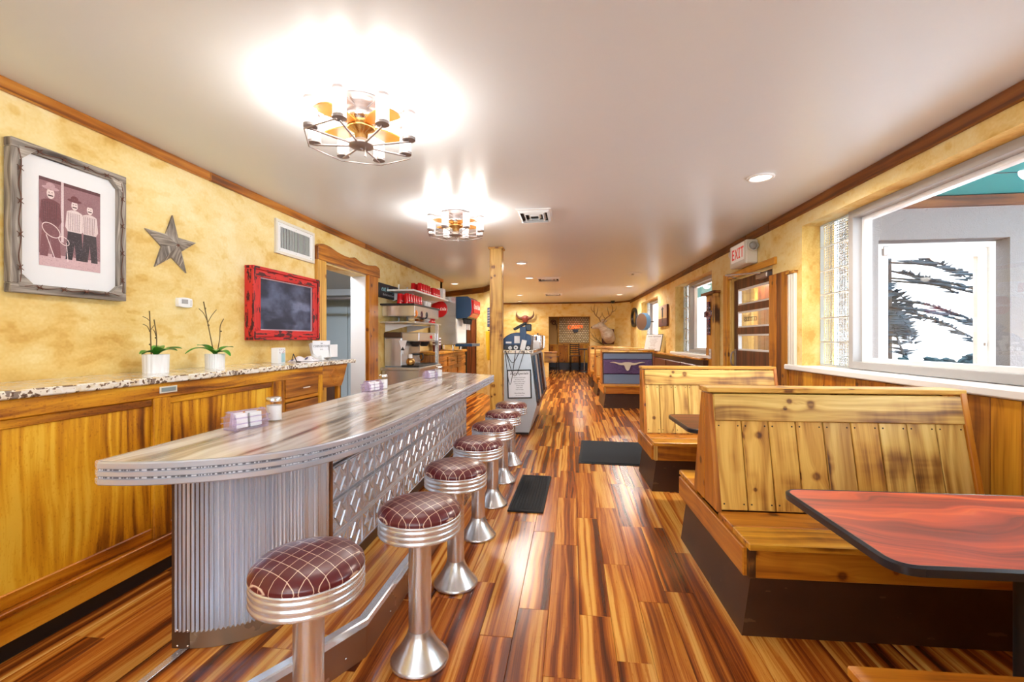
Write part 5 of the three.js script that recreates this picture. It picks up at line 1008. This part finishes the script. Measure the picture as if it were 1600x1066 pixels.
// ---------- coffee station and drinks, left wall beyond the doorway ----------
{
  const t = thing('steel_counter', 'stainless steel service counter under the coffee brewer', 'counter', [-2.39, 0, -6.62]);
  mk('cabinet', cb(0.54, 0.84, 1.0, 0, 0.44, 0), M.steel, t); mk('top', cb(0.58, 0.04, 1.04, 0, 0.88, 0, 0.008), M.steel, t); mk('toe', bx(0.48, 0.06, 0.96, -0.02, 0.03, 0), M.black, t);
  const b = thing('coffee_brewer', 'boxy steel coffee brewer with a glass pot under its head', 'coffee maker', [-2.42, 0.901, -6.62]);
  mk('body', cb(0.26, 0.42, 0.8, -0.12, 0.21, 0, 0.012), M.steel, b); mk('dark_band', cb(0.265, 0.075, 0.805, -0.12, 0.46, 0, 0.01), M.brown, b);
  mk('head', cb(0.26, 0.13, 0.8, 0.14, 0.43, 0, 0.012), M.satin, b); mk('drip_tray', cb(0.26, 0.025, 0.8, 0.14, 0.0125, 0), M.black, b);
  mk('funnel', lathe([[0.001, 0.29], [0.05, 0.29], [0.085, 0.34], [0.085, 0.365], [0.001, 0.365]], 28), M.black, b, [0.14, 0, 0.2]);
  mk('funnel', lathe([[0.001, 0.29], [0.05, 0.29], [0.085, 0.34], [0.085, 0.365], [0.001, 0.365]], 28), M.black, b, [0.14, 0, -0.2]);
  mk('badge', cb(0.004, 0.05, 0.09, 0.272, 0.43, -0.15), M.red, b); mk('flag', extr(shape([[-0.06, 0.2], [0.06, 0.2], [0, 0]]), 0.004), M.whiteG, b, [0.04, 0.18, 0.425]); mk('flag_mark', extr(shape([[-0.03, 0.04], [0.03, 0.04], [0, 0.09]]), 0.004), M.black, b, [0.04, 0.2, 0.43]);
  const amber = phy({ color: lin(0.5, 0.2, 0.02), transmission: 0.7, roughness: 0.05, thickness: 0 });
  function pot(label, x, y, z, collar, fill) {
    const p = thing('coffee_pot', label, 'coffee pot', [x, y, z], 0, 'coffee pots');
    mk('bowl', lathe([[0.001, 0.002], [0.055, 0.002], [0.075, 0.02], [0.082, 0.05], [0.07, 0.09], [0.045, 0.125], [0.045, 0.15]], 30), M.jar, p);
    if (fill) mk('coffee', lathe([[0.001, 0.004], [0.053, 0.004], [0.072, 0.021], [0.078, 0.05], [0.001, 0.05]], 30), fill, p);
    mk('collar', cyl(0.05, 0.047, 0.03, 0, 0.15, 0), collar, p); mk('handle', tube([[0.045, 0.15, 0], [0.11, 0.15, 0], [0.115, 0.08, 0], [0.085, 0.06, 0]], 0.01), collar, p);
  }
  const org = std({ color: lin(0.9, 0.25, 0.01), roughness: 0.4 });
  pot('coffee pot with black collar standing under the brewer head', -2.28, 0.928, -6.42, M.black, null);
  { const j = thing('amber_pot', 'small round amber teapot at the near corner of the brewer', 'teapot', [-2.29, 0.928, -6.25]); mk('body', lathe([[0.001, 0], [0.045, 0], [0.062, 0.025], [0.064, 0.06], [0.05, 0.09], [0.03, 0.1]], 28), M.brass, j); mk('neck', cyl(0.028, 0.03, 0.06, 0, 0.125, 0), M.whiteG, j); }
  // shelving
  function shelf(label, y, z0, z1, d, mat, box) {
    const s = thing('wall_shelf', label, 'shelf', [XL, y, (z0 + z1) / 2], 0, 'shelves above the coffee brewer');
    mk('board', cb(d, 0.025, z0 - z1, d / 2, -0.0125, 0), mat, s); if (box) mk('front_box', cb(d - 0.02, 0.15, z0 - z1 - 0.1, d / 2, -0.1, 0), M.satin, s);
    for (const q of [-1, 1]) mk('bracket', extr(shape([[0, 0], [d * 0.8, -0.02], [0, -0.12]]), 0.012), M.white, s, [0.001, -0.026, q * (z0 - z1) * 0.35]);
  }
  shelf('lowest shelf, holding the spare coffee pots above the brewer', 1.55, -6.1, -7.35, 0.52, M.steel);
  shelf('middle steel shelf with red tumblers and a deep front box', 1.8, -6.1, -7.35, 0.5, M.black, true);
  shelf('top white shelf with two rows of red tumblers', 2.02, -6.3, -8.16, 0.42, M.white);
  const pst = thing('shelf_post', 'slim steel upright carrying the lower shelves beside the brewer', 'post', [-2.15, 0.901, -7.08]); mk('upright', cb(0.05, 0.63, 0.05, 0, 0.315, 0), M.alu, pst); mk('foot', cb(0.08, 0.01, 0.08, 0, 0.005, 0), M.alu, pst);
  for (const [i, z] of [[0, -6.78], [1, -7.15]]) { const u = thing('shelf_standard', (i ? 'second' : 'first') + ' white wall standard behind the shelves from the doorway', 'standard', [XL, 1.55, z]); mk('channel', cb(0.02, 0.6, 0.025, 0.01, 0.3, 0), M.white, u); mk('slots', bx(0.003, 0.56, 0.006, 0.021, 0.3, 0), M.frame, u); }
  pot('spare coffee pot with orange collar on the lowest shelf', -2.3, 1.551, -6.22, org, null); pot('spare coffee pot with brown collar on the lowest shelf', -2.3, 1.551, -6.45, M.maroon, null); pot('spare coffee pot with black collar on the lowest shelf', -2.3, 1.551, -6.68, M.black, amber);
  { const u = thing('steel_bowls', 'stack of steel mixing bowls on the lowest shelf', 'bowls', [-2.32, 1.551, -6.98]); for (let k = 0; k < 3; k++) mk('bowl', lathe([[0.001, 0], [0.05, 0], [0.09, 0.05], [0.1, 0.09], [0.097, 0.09]], 28), M.chrome, u, [0, k * 0.045, 0]); }
  // tumblers
  const tb = thing('red_tumbler', '', 'tumbler', [0, 0, 0], 0, 'red tumblers on the shelves');
  const g = lathe([[0.001, 0.002], [0.034, 0.002], [0.045, 0.145], [0.043, 0.145], [0.032, 0.01], [0.001, 0.01]], 26).rotateX(Math.PI).translate(0, 0.147, 0);
  mk('cup', g, M.red, tb);
  const cl = canvas(128, 64, (x) => { x.clearRect(0, 0, 128, 64); x.fillStyle = '#f4e4e4'; x.font = 'italic bold 38px serif'; x.textAlign = 'center'; x.fillText('Coca-Cola', 64, 44, 120); });
  mk('cup_print', new THREE.CylinderGeometry(0.0432, 0.0452, 0.03, 20, 1, true, Math.PI / 2 - 0.9, 1.8).translate(0, 0.04, 0), std({ map: cl, transparent: true, roughness: 0.4 }), tb);
  const places = [];
  for (let k = 0; k < 6; k++) for (let q = 0; q < 2; q++) places.push([-2.32 - q * 0.105, 1.801, -6.2 - k * 0.105, 'middle shelf']);
  for (let k = 0; k < 5; k++) for (let q = 0; q < 2; q++) places.push([-2.34 - q * 0.105, 2.021, -6.8 - k * 0.105, 'near half of the top shelf']);
  for (let k = 0; k < 4; k++) for (let q = 0; q < 2; q++) places.push([-2.34 - q * 0.105, 2.021, -7.45 - k * 0.105, 'far half of the top shelf']);
  for (let k = 0; k < 2; k++) places.push([-2.28, 1.551, -7.15 - k * 0.11, 'lowest shelf']);
  const ord = ['first', 'second', 'third', 'fourth', 'fifth', 'sixth'], seenAt = {};
  places.forEach(([x, y, z, w], i) => { const k = seenAt[w] = (seenAt[w] ?? -1) + 1, lb = `${ord[k >> 1]} red tumbler from the doorway, ${k % 2 ? 'rear' : 'front'} row on the ${w}`, gr = 'red tumblers on the ' + w; let m; if (i) m = dup(tb, [x, y, z], 0, lb); else { tb.position.set(x, y, z); tb.userData.label = lb; m = tb; } m.userData.group = gr; });
  for (let k = 0; k < 3; k++) { const m = solo('white_cup', ['first', 'second', 'third'][k] + ' white cup beyond the red tumblers on the middle shelf', 'cup', lathe([[0.001, 0], [0.026, 0], [0.04, 0.09], [0.037, 0.09], [0.024, 0.006]], 24), M.whiteG, [-2.3, 1.801, -6.92 - k * 0.1], 0, 'white cups on the middle shelf'); }
  { const c = thing('white_carton', 'white carton at the far end of the top shelf', 'carton', [-2.4, 2.021, -8.02]); mk('box', cb(0.2, 0.19, 0.16, 0, 0.095, 0), M.paper, c); mk('cream_side', cb(0.204, 0.1, 0.1, 0, 0.06, 0, 0.001), M.cream, c); }
  // wooden cabinet
  const c = thing('drinks_cabinet', 'orange wooden cabinet with panel doors under the drink dispenser', 'cabinet', [-2.43, 0, -8.2]);
  mk('carcass', uvm(cbox(0.44, 1.04, 2.1), 'y', 1), M.cherry, c, [0, 0.52, 0]); mk('top', uvm(cbox(0.5, 0.045, 2.16, 0.01), 'z', 1), M.gold, c, [0.01, 1.065, 0]);
  for (let k = 0; k < 3; k++) { const d = mk('door', uvm(cbox(0.024, 0.68, 0.62), 'y', 1, [k * 0.3, 0]), M.cherry, c, [0.232, 0.42, 0.7 - k * 0.7]); mk('door_panel', uvm(cbox(0.016, 0.5, 0.44, 0.006), 'y', 1, [k * 0.5, 0.2]), M.cherry, d, [0.012, 0, 0]); const w = mk('drawer_front', uvm(cbox(0.024, 0.16, 0.62), 'z', 1, [k * 0.4, 0.6]), M.cherry, c, [0.232, 0.9, 0.7 - k * 0.7]); mk('handle', tube([[0.014, 0.01, 0.06], [0.035, 0, 0.03], [0.035, 0, -0.03], [0.014, 0.01, -0.06]], 0.006, 12, 6), M.brass, w); }
  // dispenser
  const s = thing('drink_dispenser', 'tall steel and blue soda dispenser with red disc sign', 'dispenser', [-2.36, 1.088, -8.58]);
  mk('cabinet', cb(0.5, 0.9, 0.72, -0.02, 0.55, 0, 0.01), M.steel, s);
  const bl = std({ color: lin(0.012, 0.05, 0.12), roughness: 0.3 });
  mk('front_housing', extr(shape([[0, 0.6], [0.2, 0.6], [0.27, 0.66], [0.29, 0.76], [0.28, 0.95], [0.22, 1.0], [0, 1.0]]), 0.72, 0.006).translate(0.23, 0, -0.36), bl, s);
  mk('lit_sign', extr(shape([[0.0, 0.62], [0.05, 0.68], [0.065, 0.78], [0.055, 0.93], [0, 0.98], [-0.01, 0.93], [-0.01, 0.7]]), 0.66, 0.004).translate(0.475, 0, -0.33), M.red, s);
  const ss = canvas(256, 128, (x, W, H) => { x.fillStyle = '#c2121c'; x.fillRect(0, 0, W, H); x.fillStyle = '#ffffff'; x.font = 'italic bold 64px serif'; x.textAlign = 'center'; x.textBaseline = 'middle'; x.fillText('Coca-Cola', W / 2, H / 2, 236); });
  const sd = canvas(256, 256, (x, W, H) => { x.fillStyle = '#c2121c'; x.fillRect(0, 0, W, H); x.fillStyle = '#ffffff'; x.font = 'italic bold 62px serif'; x.textAlign = 'center'; x.textBaseline = 'middle'; x.fillText('Coca-Cola', W / 2, H / 2, 226); });
  mk('sign_face', new THREE.PlaneGeometry(0.6, 0.24), std({ map: ss, roughness: 0.4 }), s, [0.547, 0.82, 0], [0, Math.PI / 2, 0]);
  const disc = mk('disc_sign', cyl(0.155, 0.155, 0.016, 0, 0, 0, 48).rotateX(Math.PI / 2), M.red, s, [-0.09, 0.77, 0.371]); mk('disc_face', new THREE.CircleGeometry(0.152, 48), std({ map: sd, roughness: 0.3 }), disc, [0, 0, 0.0085]);
  for (let k = 0; k < 6; k++) { const n = mk('nozzle', lathe([[0.001, 0.5], [0.018, 0.5], [0.024, 0.56], [0.03, 0.6], [0.001, 0.6]], 16), M.black, s, [0.36, 0, -0.28 + k * 0.11]); mk('lever', cb(0.01, 0.14, 0.03, -0.02, 0.46, 0), M.whiteG, n); }
  mk('splash_panel', cb(0.02, 0.45, 0.7, 0.24, 0.36, 0), M.white, s); mk('drip_tray', cb(0.32, 0.05, 0.72, 0.37, 0.1, 0), bl, s); for (const q of [-0.3, 0.3]) for (const p of [-0.2, 0.15]) mk('leg', cyl(0.018, 0.018, 0.1, p, 0.05, q, 16), M.chrome, s);
  for (let k = 0; k < 3; k++) { const st = thing('cup_stack', ['striped', 'second', 'third'][k] + ' tall paper cup stack beside the drink dispenser', 'cups', [-2.3, 1.088, -7.45 - k * 0.11], 0, 'paper cup stacks'); for (let i = 0; i < 6; i++) mk('cup', lathe([[0.03, 0], [0.042, 0.11], [0.039, 0.11]], 18), i % 2 ? M.whiteG : M.maroon, st, [0, i * 0.025, 0]); }
}
{ // casing and things at the alcove walls
  const t = thing('alcove_casing', 'dark wooden arched door casing behind the drink dispenser', 'casing', [-2.42, 0, -10.93], Math.atan2(-1.4, 1.8));
  mk('casing_board', uvm(extr(shape([[-0.14, 0], [0.14, 0], [0.14, 2.05], [0.09, 2.13], [-0.09, 2.13], [-0.14, 2.05]]), 0.05, 0.004), 'y', 1), M.dark, t); mk('dark_panel', cb(0.36, 2.0, 0.03, -0.33, 1.0, 0.016), M.black, t);
  const w = thing('yellow_cone', 'folded yellow floor cone hanging by the post', 'cone', [-1.845, 1.22, -10.19], -1.1); mk('panel', extr(shape([[-0.14, 0.26], [0.14, 0.26], [0.05, -0.4], [-0.05, -0.4]]), 0.04, 0.004).translate(0, 0, 0.03), std({ color: lin(0.8, 0.5, 0.02), roughness: 0.5 }), w); mk('hook', rod([0, 0.28, 0], [0, 0.28, 0.06], 0.01), M.black, w);
  const b = thing('blue_notice', 'narrow blue notice board on the wall beside the post', 'board', [-1.845, 1.8, -10.19], -1.1); mk('panel', cb(0.3, 0.44, 0.02, 0, 0, 0.02), std({ color: lin(0.03, 0.06, 0.14), roughness: 0.5 }), b); for (let k = 0; k < 6; k++) mk('line', cb(0.22, 0.02, 0.004, 0, 0.16 - k * 0.06, 0.032, 0.001), M.frame, b);
}
// ---------- till counter beyond the stools ----------
{
  const t = thing('display_case', 'old grey-blue sloped display case with glass aisle side', 'display case', [-0.76, 0, -7.25]);
  const grey = std({ color: lin(0.5, 0.55, 0.6), metalness: 0.35, roughness: 0.35 });
  const prof = [[-0.165, 0.03], [0.18, 0.03], [0.285, 0.4], [0.2, 1.1], [-0.165, 1.1]];
  mk('body', extr(shape(prof), 2.2, 0.006).translate(0, 0, -1.1), grey, t);
  mk('base_strip', bx(0.32, 0.05, 2.16, 0.01, 0.025, 0), M.black, t);
  mk('worktop', uvm(cbox(0.41, 0.045, 2.24, 0.006), 'z', 0.6), M.granite, t, [0.035, 1.128, 0]);
  const sl = Math.atan2(0.085, 0.7), bl = std({ color: lin(0.015, 0.07, 0.16), roughness: 0.3 });
  const glassPane = mk('glass_front', cb(0.012, 0.62, 2.0, 0.262, 0.76, 0, 0.003), std({ color: lin(0.05, 0.08, 0.1), roughness: 0.08 }), t, [0, 0, 0], [0, 0, 0]); glassPane.position.set(0, 0, 0); glassPane.geometry = cbox(0.012, 0.62, 2.06, 0.003); glassPane.position.set(0.253, 0.76, 0); glassPane.rotation.z = sl;
  [[0.78, bl], [0.5, M.whiteG], [0.1, bl], [-0.4, M.dark], [-0.85, M.whiteG]].forEach(([z, m]) => { const p = mk('shelf_stripe', cbox(0.02, 0.62, 0.13, 0.004), m, t, [0.262, 0.76, z]); p.rotation.z = sl; });
  mk('wood_rail', uvm(cbox(0.05, 0.06, 2.1), 'z', 1), M.dark, t, [0.285, 0.42, 0]);
  const n = thing('framed_menu', 'black-framed specials sheet on the end of the display case', 'menu', [-0.71, 0.69, -6.138]);
  mk('frame', extr(shape(rect(-0.165, -0.195, 0.165, 0.195), [rect(-0.15, -0.18, 0.15, 0.18)]), 0.012, 0.003), M.black, n, [0, 0, 0], [0, 0, 0.03]); mk('sheet', new THREE.PlaneGeometry(0.305, 0.365), std({ map: T.notice, roughness: 0.5 }), n, [0, 0, 0.004], [0, 0, 0.03]);
  const cd = thing('till_cable', 'loose dark cables hanging down the end of the display case', 'cable', [-0.74, 1.1, -6.125]); for (const [a, b, c] of [[-0.16, 0.04, 0.12], [-0.16, 0.1, 0.3], [-0.02, -0.17, 0.42]]) mk('cord', tube([[a, 0.04, 0.006], [(a + b) / 2, -c, 0.01], [b, 0.04, 0.006]], 0.004, 30, 6), M.black, cd);
  // blue cash register
  const r = thing('cash_register', 'rounded blue cash register with white labels on the display case', 'cash register', [-0.78, 1.152, -6.45]);
  const blu = std({ color: lin(0.012, 0.055, 0.15), roughness: 0.35 }), rs = new THREE.Shape(); rs.moveTo(-0.19, 0.02); rs.lineTo(0.19, 0.02); rs.quadraticCurveTo(0.24, 0.12, 0.2, 0.2); rs.quadraticCurveTo(0.05, 0.27, -0.08, 0.22); rs.quadraticCurveTo(-0.24, 0.15, -0.19, 0.02);
  mk('housing', extr(rs, 0.34, 0.01).translate(0, 0, -0.2), blu, r); mk('drawer', cb(0.42, 0.07, 0.38, 0, 0.035, -0.02), M.navy, r); mk('label_plate', cb(0.08, 0.025, 0.004, -0.1, 0.1, 0.152), M.whiteG, r); mk('paper_label', cb(0.08, 0.1, 0.004, 0.02, 0.14, 0.152), M.paper, r);
  mk('screen_post', cb(0.09, 0.2, 0.05, 0.1, 0.22, 0.13), blu, r); const scn = mk('display_head', cb(0.2, 0.035, 0.12, 0, 0, 0, 0.01), M.black, r, [0.05, 0.33, 0.05], [0, 0, 0.5]); mk('pin_pad', cb(0.09, 0.1, 0.06, 0.17, 0.31, 0.08, 0.012), M.navy, r);
  const tp = thing('receipt_rolls', 'white receipt rolls and papers before the blue register', 'papers', [-0.72, 1.152, -6.23]); for (const [x, q] of [[-0.13, 0.016], [-0.05, 0.02], [0.12, 0.016]]) mk('roll', new THREE.TorusGeometry(q, 0.01, 10, 24), M.paper, tp, [x, q + 0.01, 0]); mk('slip', cb(0.07, 0.14, 0.004, 0.04, 0.075, 0.01, 0.001), M.paper, tp, [0, 0, 0], [-0.15, 0, -0.2]);
  const u = thing('steel_urn', 'cylindrical steel urn at the far end of the display case', 'urn', [-0.57, 1.152, -7.6]); mk('drum', cyl(0.12, 0.12, 0.2, 0, 0.1, 0, 40), M.chrome, u); mk('lid', lathe([[0.001, 0.225], [0.09, 0.215], [0.122, 0.2]], 36), M.chrome, u); mk('knob', new THREE.SphereGeometry(0.014, 12, 8), M.black, u, [0, 0.235, 0]);
  const wbx = thing('tip_box', 'small wooden box hung on the aisle side of the display case', 'box', [-0.37, 0.9, -7.9]); mk('box', uvm(cbox(0.2, 0.16, 0.3), 'z', 1), M.gold, wbx, [0, 0.08, 0]); mk('lid', uvm(cbox(0.22, 0.02, 0.32), 'z', 1), M.goldB, wbx, [0, 0.17, 0]);
  const nb = thing('napkin_dispenser', 'white napkin dispenser between the register and the urn', 'dispenser', [-0.58, 1.152, -7.15]); mk('case', cb(0.16, 0.11, 0.2, 0, 0.055, 0), M.whiteG, nb); mk('napkins', cb(0.1, 0.02, 0.16, 0, 0.115, 0), M.paper, nb);
}
// ---------- far wall ----------
{
  const t = thing('horned_skull', 'dark horned skull trophy on the far wall above the register', 'trophy', [-1.58, 1.95, -15.44]);
  const horn = s => taper([[s * 0.06, 0.06, 0.06], [s * 0.2, 0.07, 0.1], [s * 0.28, 0.16, 0.1], [s * 0.28, 0.3, 0.08]], [0.05, 0.042, 0.026, 0.004], 12);
  mk('horn', horn(-1), M.rust, t); mk('horn', horn(1), M.rust, t);
  mk('face', lathe([[0.001, -0.16], [0.05, -0.14], [0.09, -0.04], [0.13, 0.05], [0.11, 0.12], [0.05, 0.15], [0.001, 0.15]], 28).scale(1, 1, 0.6), std({ color: lin(0.16, 0.025, 0.015), roughness: 0.5 }), t, [0, 0, 0.07]);
  mk('snout', lathe([[0.001, -0.27], [0.04, -0.26], [0.055, -0.2], [0.05, -0.12], [0.001, -0.1]], 24).scale(1, 1, 0.7), std({ color: lin(0.6, 0.52, 0.4), roughness: 0.7 }), t, [0, 0, 0.07]);
}
{ // deer shoulder mount
  const t = thing('deer_head', 'grey-brown antlered deer head mounted on the far right wall, facing left', 'deer head', [1.08, 1.1, -15.24], 0);
  const bones = [[[0.12, 0.25, 0.05], 0.2, [0.05, 0.36, 0.2], 0.2], [[0.05, 0.36, 0.2], 0.19, [-0.1, 0.55, 0.34], 0.12], [[-0.1, 0.55, 0.34], 0.12, [-0.18, 0.64, 0.38], 0.1], [[-0.18, 0.64, 0.38], 0.1, [-0.33, 0.6, 0.42], 0.065], [[-0.33, 0.6, 0.42], 0.06, [-0.43, 0.57, 0.44], 0.042], [[-0.1, 0.7, 0.36], 0.02, [-0.02, 0.78, 0.3], 0.03], [[-0.02, 0.78, 0.3], 0.03, [0.05, 0.82, 0.28], 0.008], [[-0.16, 0.72, 0.44], 0.02, [-0.12, 0.79, 0.52], 0.028], [[-0.12, 0.79, 0.52], 0.028, [-0.08, 0.84, 0.56], 0.008]];
  const n = 46, mc = new MarchingCubes(n, new THREE.MeshBasicMaterial(), false, false, 60000), cx = -0.06, cy = 0.42, cz = 0.28, R = 0.5;
  mc.isolation = 0;
  for (let k = 0; k < n; k++) for (let j = 0; j < n; j++) for (let i = 0; i < n; i++) {
    const x = cx + (i - n / 2) / (n / 2) * R, y = cy + (j - n / 2) / (n / 2) * R, z = cz + (k - n / 2) / (n / 2) * R; let d = 9;
    for (const [a, ra, b, rb] of bones) { const bxx = b[0] - a[0], by = b[1] - a[1], bz = b[2] - a[2], h = clamp(((x - a[0]) * bxx + (y - a[1]) * by + (z - a[2]) * bz) / (bxx * bxx + by * by + bz * bz)), q = Math.hypot(x - a[0] - bxx * h, y - a[1] - by * h, z - a[2] - bz * h) - (ra + (rb - ra) * h), kk = 0.05, m = clamp(0.5 + 0.5 * (d - q) / kk); d = d * (1 - m) + q * m - kk * m * (1 - m); }
    mc.field[i + j * n + k * n * n] = -d;
  }
  mc.update();
  const cnt = mc.count ?? mc.geometry.drawRange.count, g = new THREE.BufferGeometry(); g.setAttribute('position', new THREE.BufferAttribute(mc.positionArray.slice(0, cnt * 3), 3)); g.setAttribute('normal', new THREE.BufferAttribute(mc.normalArray.slice(0, cnt * 3), 3));
  g.scale(R, R, R).translate(cx, cy, cz);
  T.fur = tex(256, 256, (u, v) => { const a = fbm(u, v, 6, 30, 4, 901); return mix([146, 128, 112], [214, 206, 198], a); });
  mk('body', uvm(g, 'x', 0.5), std({ map: T.fur, roughness: 0.9 }), t);
  const an = std({ color: lin(0.3, 0.2, 0.1), roughness: 0.6 });
  for (const s of [0, 1]) {
    const ox = s ? -0.1 : -0.16, oz = s ? 0.34 : 0.42, dx = s ? 1 : -0.75;
    mk('antler', flat([taper([[ox, 0.7, oz], [ox + dx * 0.08, 0.85, oz], [ox + dx * 0.26, 1.0, oz], [ox + dx * 0.3, 1.2, oz], [ox + dx * 0.26, 1.32, oz]], [0.022, 0.02, 0.016, 0.012, 0.004]), taper([[ox + dx * 0.08, 0.85, oz], [ox + dx * 0.0, 0.95, oz + 0.05], [ox - dx * 0.02, 1.06, oz + 0.06]], [0.015, 0.011, 0.003]), taper([[ox + dx * 0.2, 0.95, oz], [ox + dx * 0.16, 1.1, oz + 0.02], [ox + dx * 0.14, 1.24, oz]], [0.014, 0.01, 0.003]), taper([[ox + dx * 0.28, 1.05, oz], [ox + dx * 0.4, 1.14, oz], [ox + dx * 0.42, 1.26, oz]], [0.013, 0.009, 0.003])]), an, t);
  }
  for (const z of [0.33, 0.46]) mk('eye', new THREE.SphereGeometry(0.014, 12, 8), M.black, t, [-0.25, 0.665, z === 0.33 ? 0.335 : 0.465]); mk('nose', new THREE.SphereGeometry(0.03, 14, 10), M.black, t, [-0.455, 0.575, 0.445]);
  mk('plaque', uvm(cbox(0.4, 0.5, 0.05), 'y', 1), M.dark, t, [0.1, 0.28, -0.17]);
  const b = thing('twig_spray', 'bare dark twigs arranged below the deer head', 'twigs', [0.85, 1.1, -15.28]); for (const [x, y, z] of [[-0.3, 0.5, 0.1], [-0.22, 0.34, 0.16], [0.06, 0.3, 0.14], [-0.12, 0.42, 0.05], [-0.36, 0.3, 0.08]]) mk('twig', taper([[0.2, 0.0, 0.02], [x * 0.4, y * 0.5, z], [x, y, z]], [0.014, 0.009, 0.003], 6), M.stem, b);
  const lg = thing('far_ledge', 'brown half wall ledge below the deer head', 'ledge', [0.98, 0, -15.26]); mk('panel', uvm(cbox(0.7, 1.03, 0.3), 'y', 1.4), M.brown, lg, [0, 0.515, 0]); mk('cap', uvm(cbox(0.76, 0.04, 0.34), 'x', 1.4), M.gold, lg, [0, 1.06, 0]);
}
// ---------- back room ----------
{
  const lt = tex(256, 256, (u, v) => { const r = Math.floor(v * 16), x = (u * 12 + (r % 2) * 0.5) % 1, y = (v * 16) % 1, m = x < 0.16 || y < 0.24; return m ? [88, 62, 32] : mix([206, 180, 130], [232, 214, 172], hash(Math.floor(u * 12 + (r % 2) * 0.5), r, 5)); });
  const t = thing('woven_screen', 'pale brick-patterned screen on the back room wall behind the neon', 'screen', [0.08, 1.68, -19.38]);
  mk('panel', uvm(bx(1.28, 1.1, 0.03, 0, 0, 0.015), 'x', 1.2), std({ map: lt, roughness: 0.7 }), t); mk('frame', extr(shape(rect(-0.68, -0.58, 0.66, 0.58), [rect(-0.63, -0.54, 0.62, 0.54)]), 0.045), M.gold, t);
  const font = await new FontLoader().loadAsync('fonts/droid/droid_serif_bold.typeface.json');
  const n = thing('neon_sign', 'glowing orange neon beer sign with a dark blue base on the pale screen', 'neon sign', [0.13, 1.72, -19.33]);
  const tg = new TextGeometry('Coors', { font, size: 0.16, depth: 0.02, curveSegments: 4 }); tg.computeBoundingBox(); tg.translate(-tg.boundingBox.max.x / 2, 0, 0);
  mk('neon_letters', tg, std({ color: lin(0.6, 0.1, 0.02), emissive: new THREE.Color(1, 0.2, 0.04), emissiveIntensity: 0.75 }), n, [0, 0.02, 0.03], [0, 0, 0.1]);
  mk('base_panel', extr(shape([[-0.13, 0], [0.14, 0], [0.11, -0.13], [-0.05, -0.15]]), 0.03, 0.003), M.navy, n, [0, 0, 0]);
  const pl = new THREE.PointLight(0xff5a20, 0.06); pl.position.set(0.13, 1.8, -19.2); pl.castShadow = true; scene.add(pl);
  function chair(label, x, z, turn) {
    const c = thing('ladder_chair', label, 'chair', [x, 0, z], turn, 'dark chairs in the back room');
    mk('seat', cb(0.42, 0.04, 0.4, 0, 0.62, 0), M.dark, c);
    for (const sx of [-1, 1]) { mk('leg', rod([sx * 0.19, 0, 0.18], [sx * 0.18, 0.6, 0.17], 0.017), M.black, c); mk('leg', rod([sx * 0.19, 0, -0.19], [sx * 0.18, 1.12, -0.22], 0.017), M.black, c); mk('stretcher', rod([sx * 0.19, 0.2, 0.18], [sx * 0.19, 0.2, -0.19], 0.012), M.black, c); }
    for (let k = 0; k < 5; k++) mk('back_slat', cb(0.36, 0.035, 0.014, 0, 0.74 + k * 0.085, -0.2 - k * 0.004), M.black, c);
  }
  chair('dark ladder-back chair in profile at the left of the far opening', -0.72, -17.5, 1.35);
  chair('dark ladder-back chair facing the room under the neon sign', 0.12, -18.6, 0.1);
  const tb = thing('high_table', 'small dark pedestal table with a pale leg in the back room', 'table', [0.48, 0, -18.2]); mk('top', cb(0.5, 0.04, 0.5, 0, 0.9, 0), M.black, tb); mk('leg', cyl(0.03, 0.03, 0.86, 0, 0.45, 0), M.satin, tb); mk('foot', cyl(0.2, 0.22, 0.03, 0, 0.015, 0), M.black, tb);
  const bb = thing('end_bench', 'yellow board bench end just inside the far opening on the right', 'bench', [0.9, 0, -17.2]); for (let k = 0; k < 3; k++) mk('board', uvm(cbox(0.04, 1.0, 0.28), 'y', 1.4, [k * 0.3, k * 0.5]), M.gold, bb, [-0.3, 0.55, -0.3 + k * 0.29]); mk('seat', uvm(cbox(0.6, 0.04, 0.85), 'z', 1.4), M.goldB, bb, [0, 0.45, 0]); mk('plinth', bx(0.56, 0.4, 0.8, 0, 0.21, 0), M.brown, bb);
  const wl = thing('wall_lizard', 'dark curled iron ornament on the tan wall at the left of the opening', 'ornament', [-0.78, 2.0, -19.4]); mk('coil', tube(Array.from({ length: 20 }, (_, i) => { const a = i * 0.5, q = 0.03 + i * 0.005; return [q * Math.cos(a), q * Math.sin(a), 0.03]; }), 0.018, 50, 8), M.rust, wl); mk('tail', taper([[0.1, -0.05, 0.03], [0.14, -0.2, 0.03], [0.1, -0.34, 0.03]], [0.02, 0.014, 0.004], 8), M.rust, wl);
}
renderer.render(scene, camera);
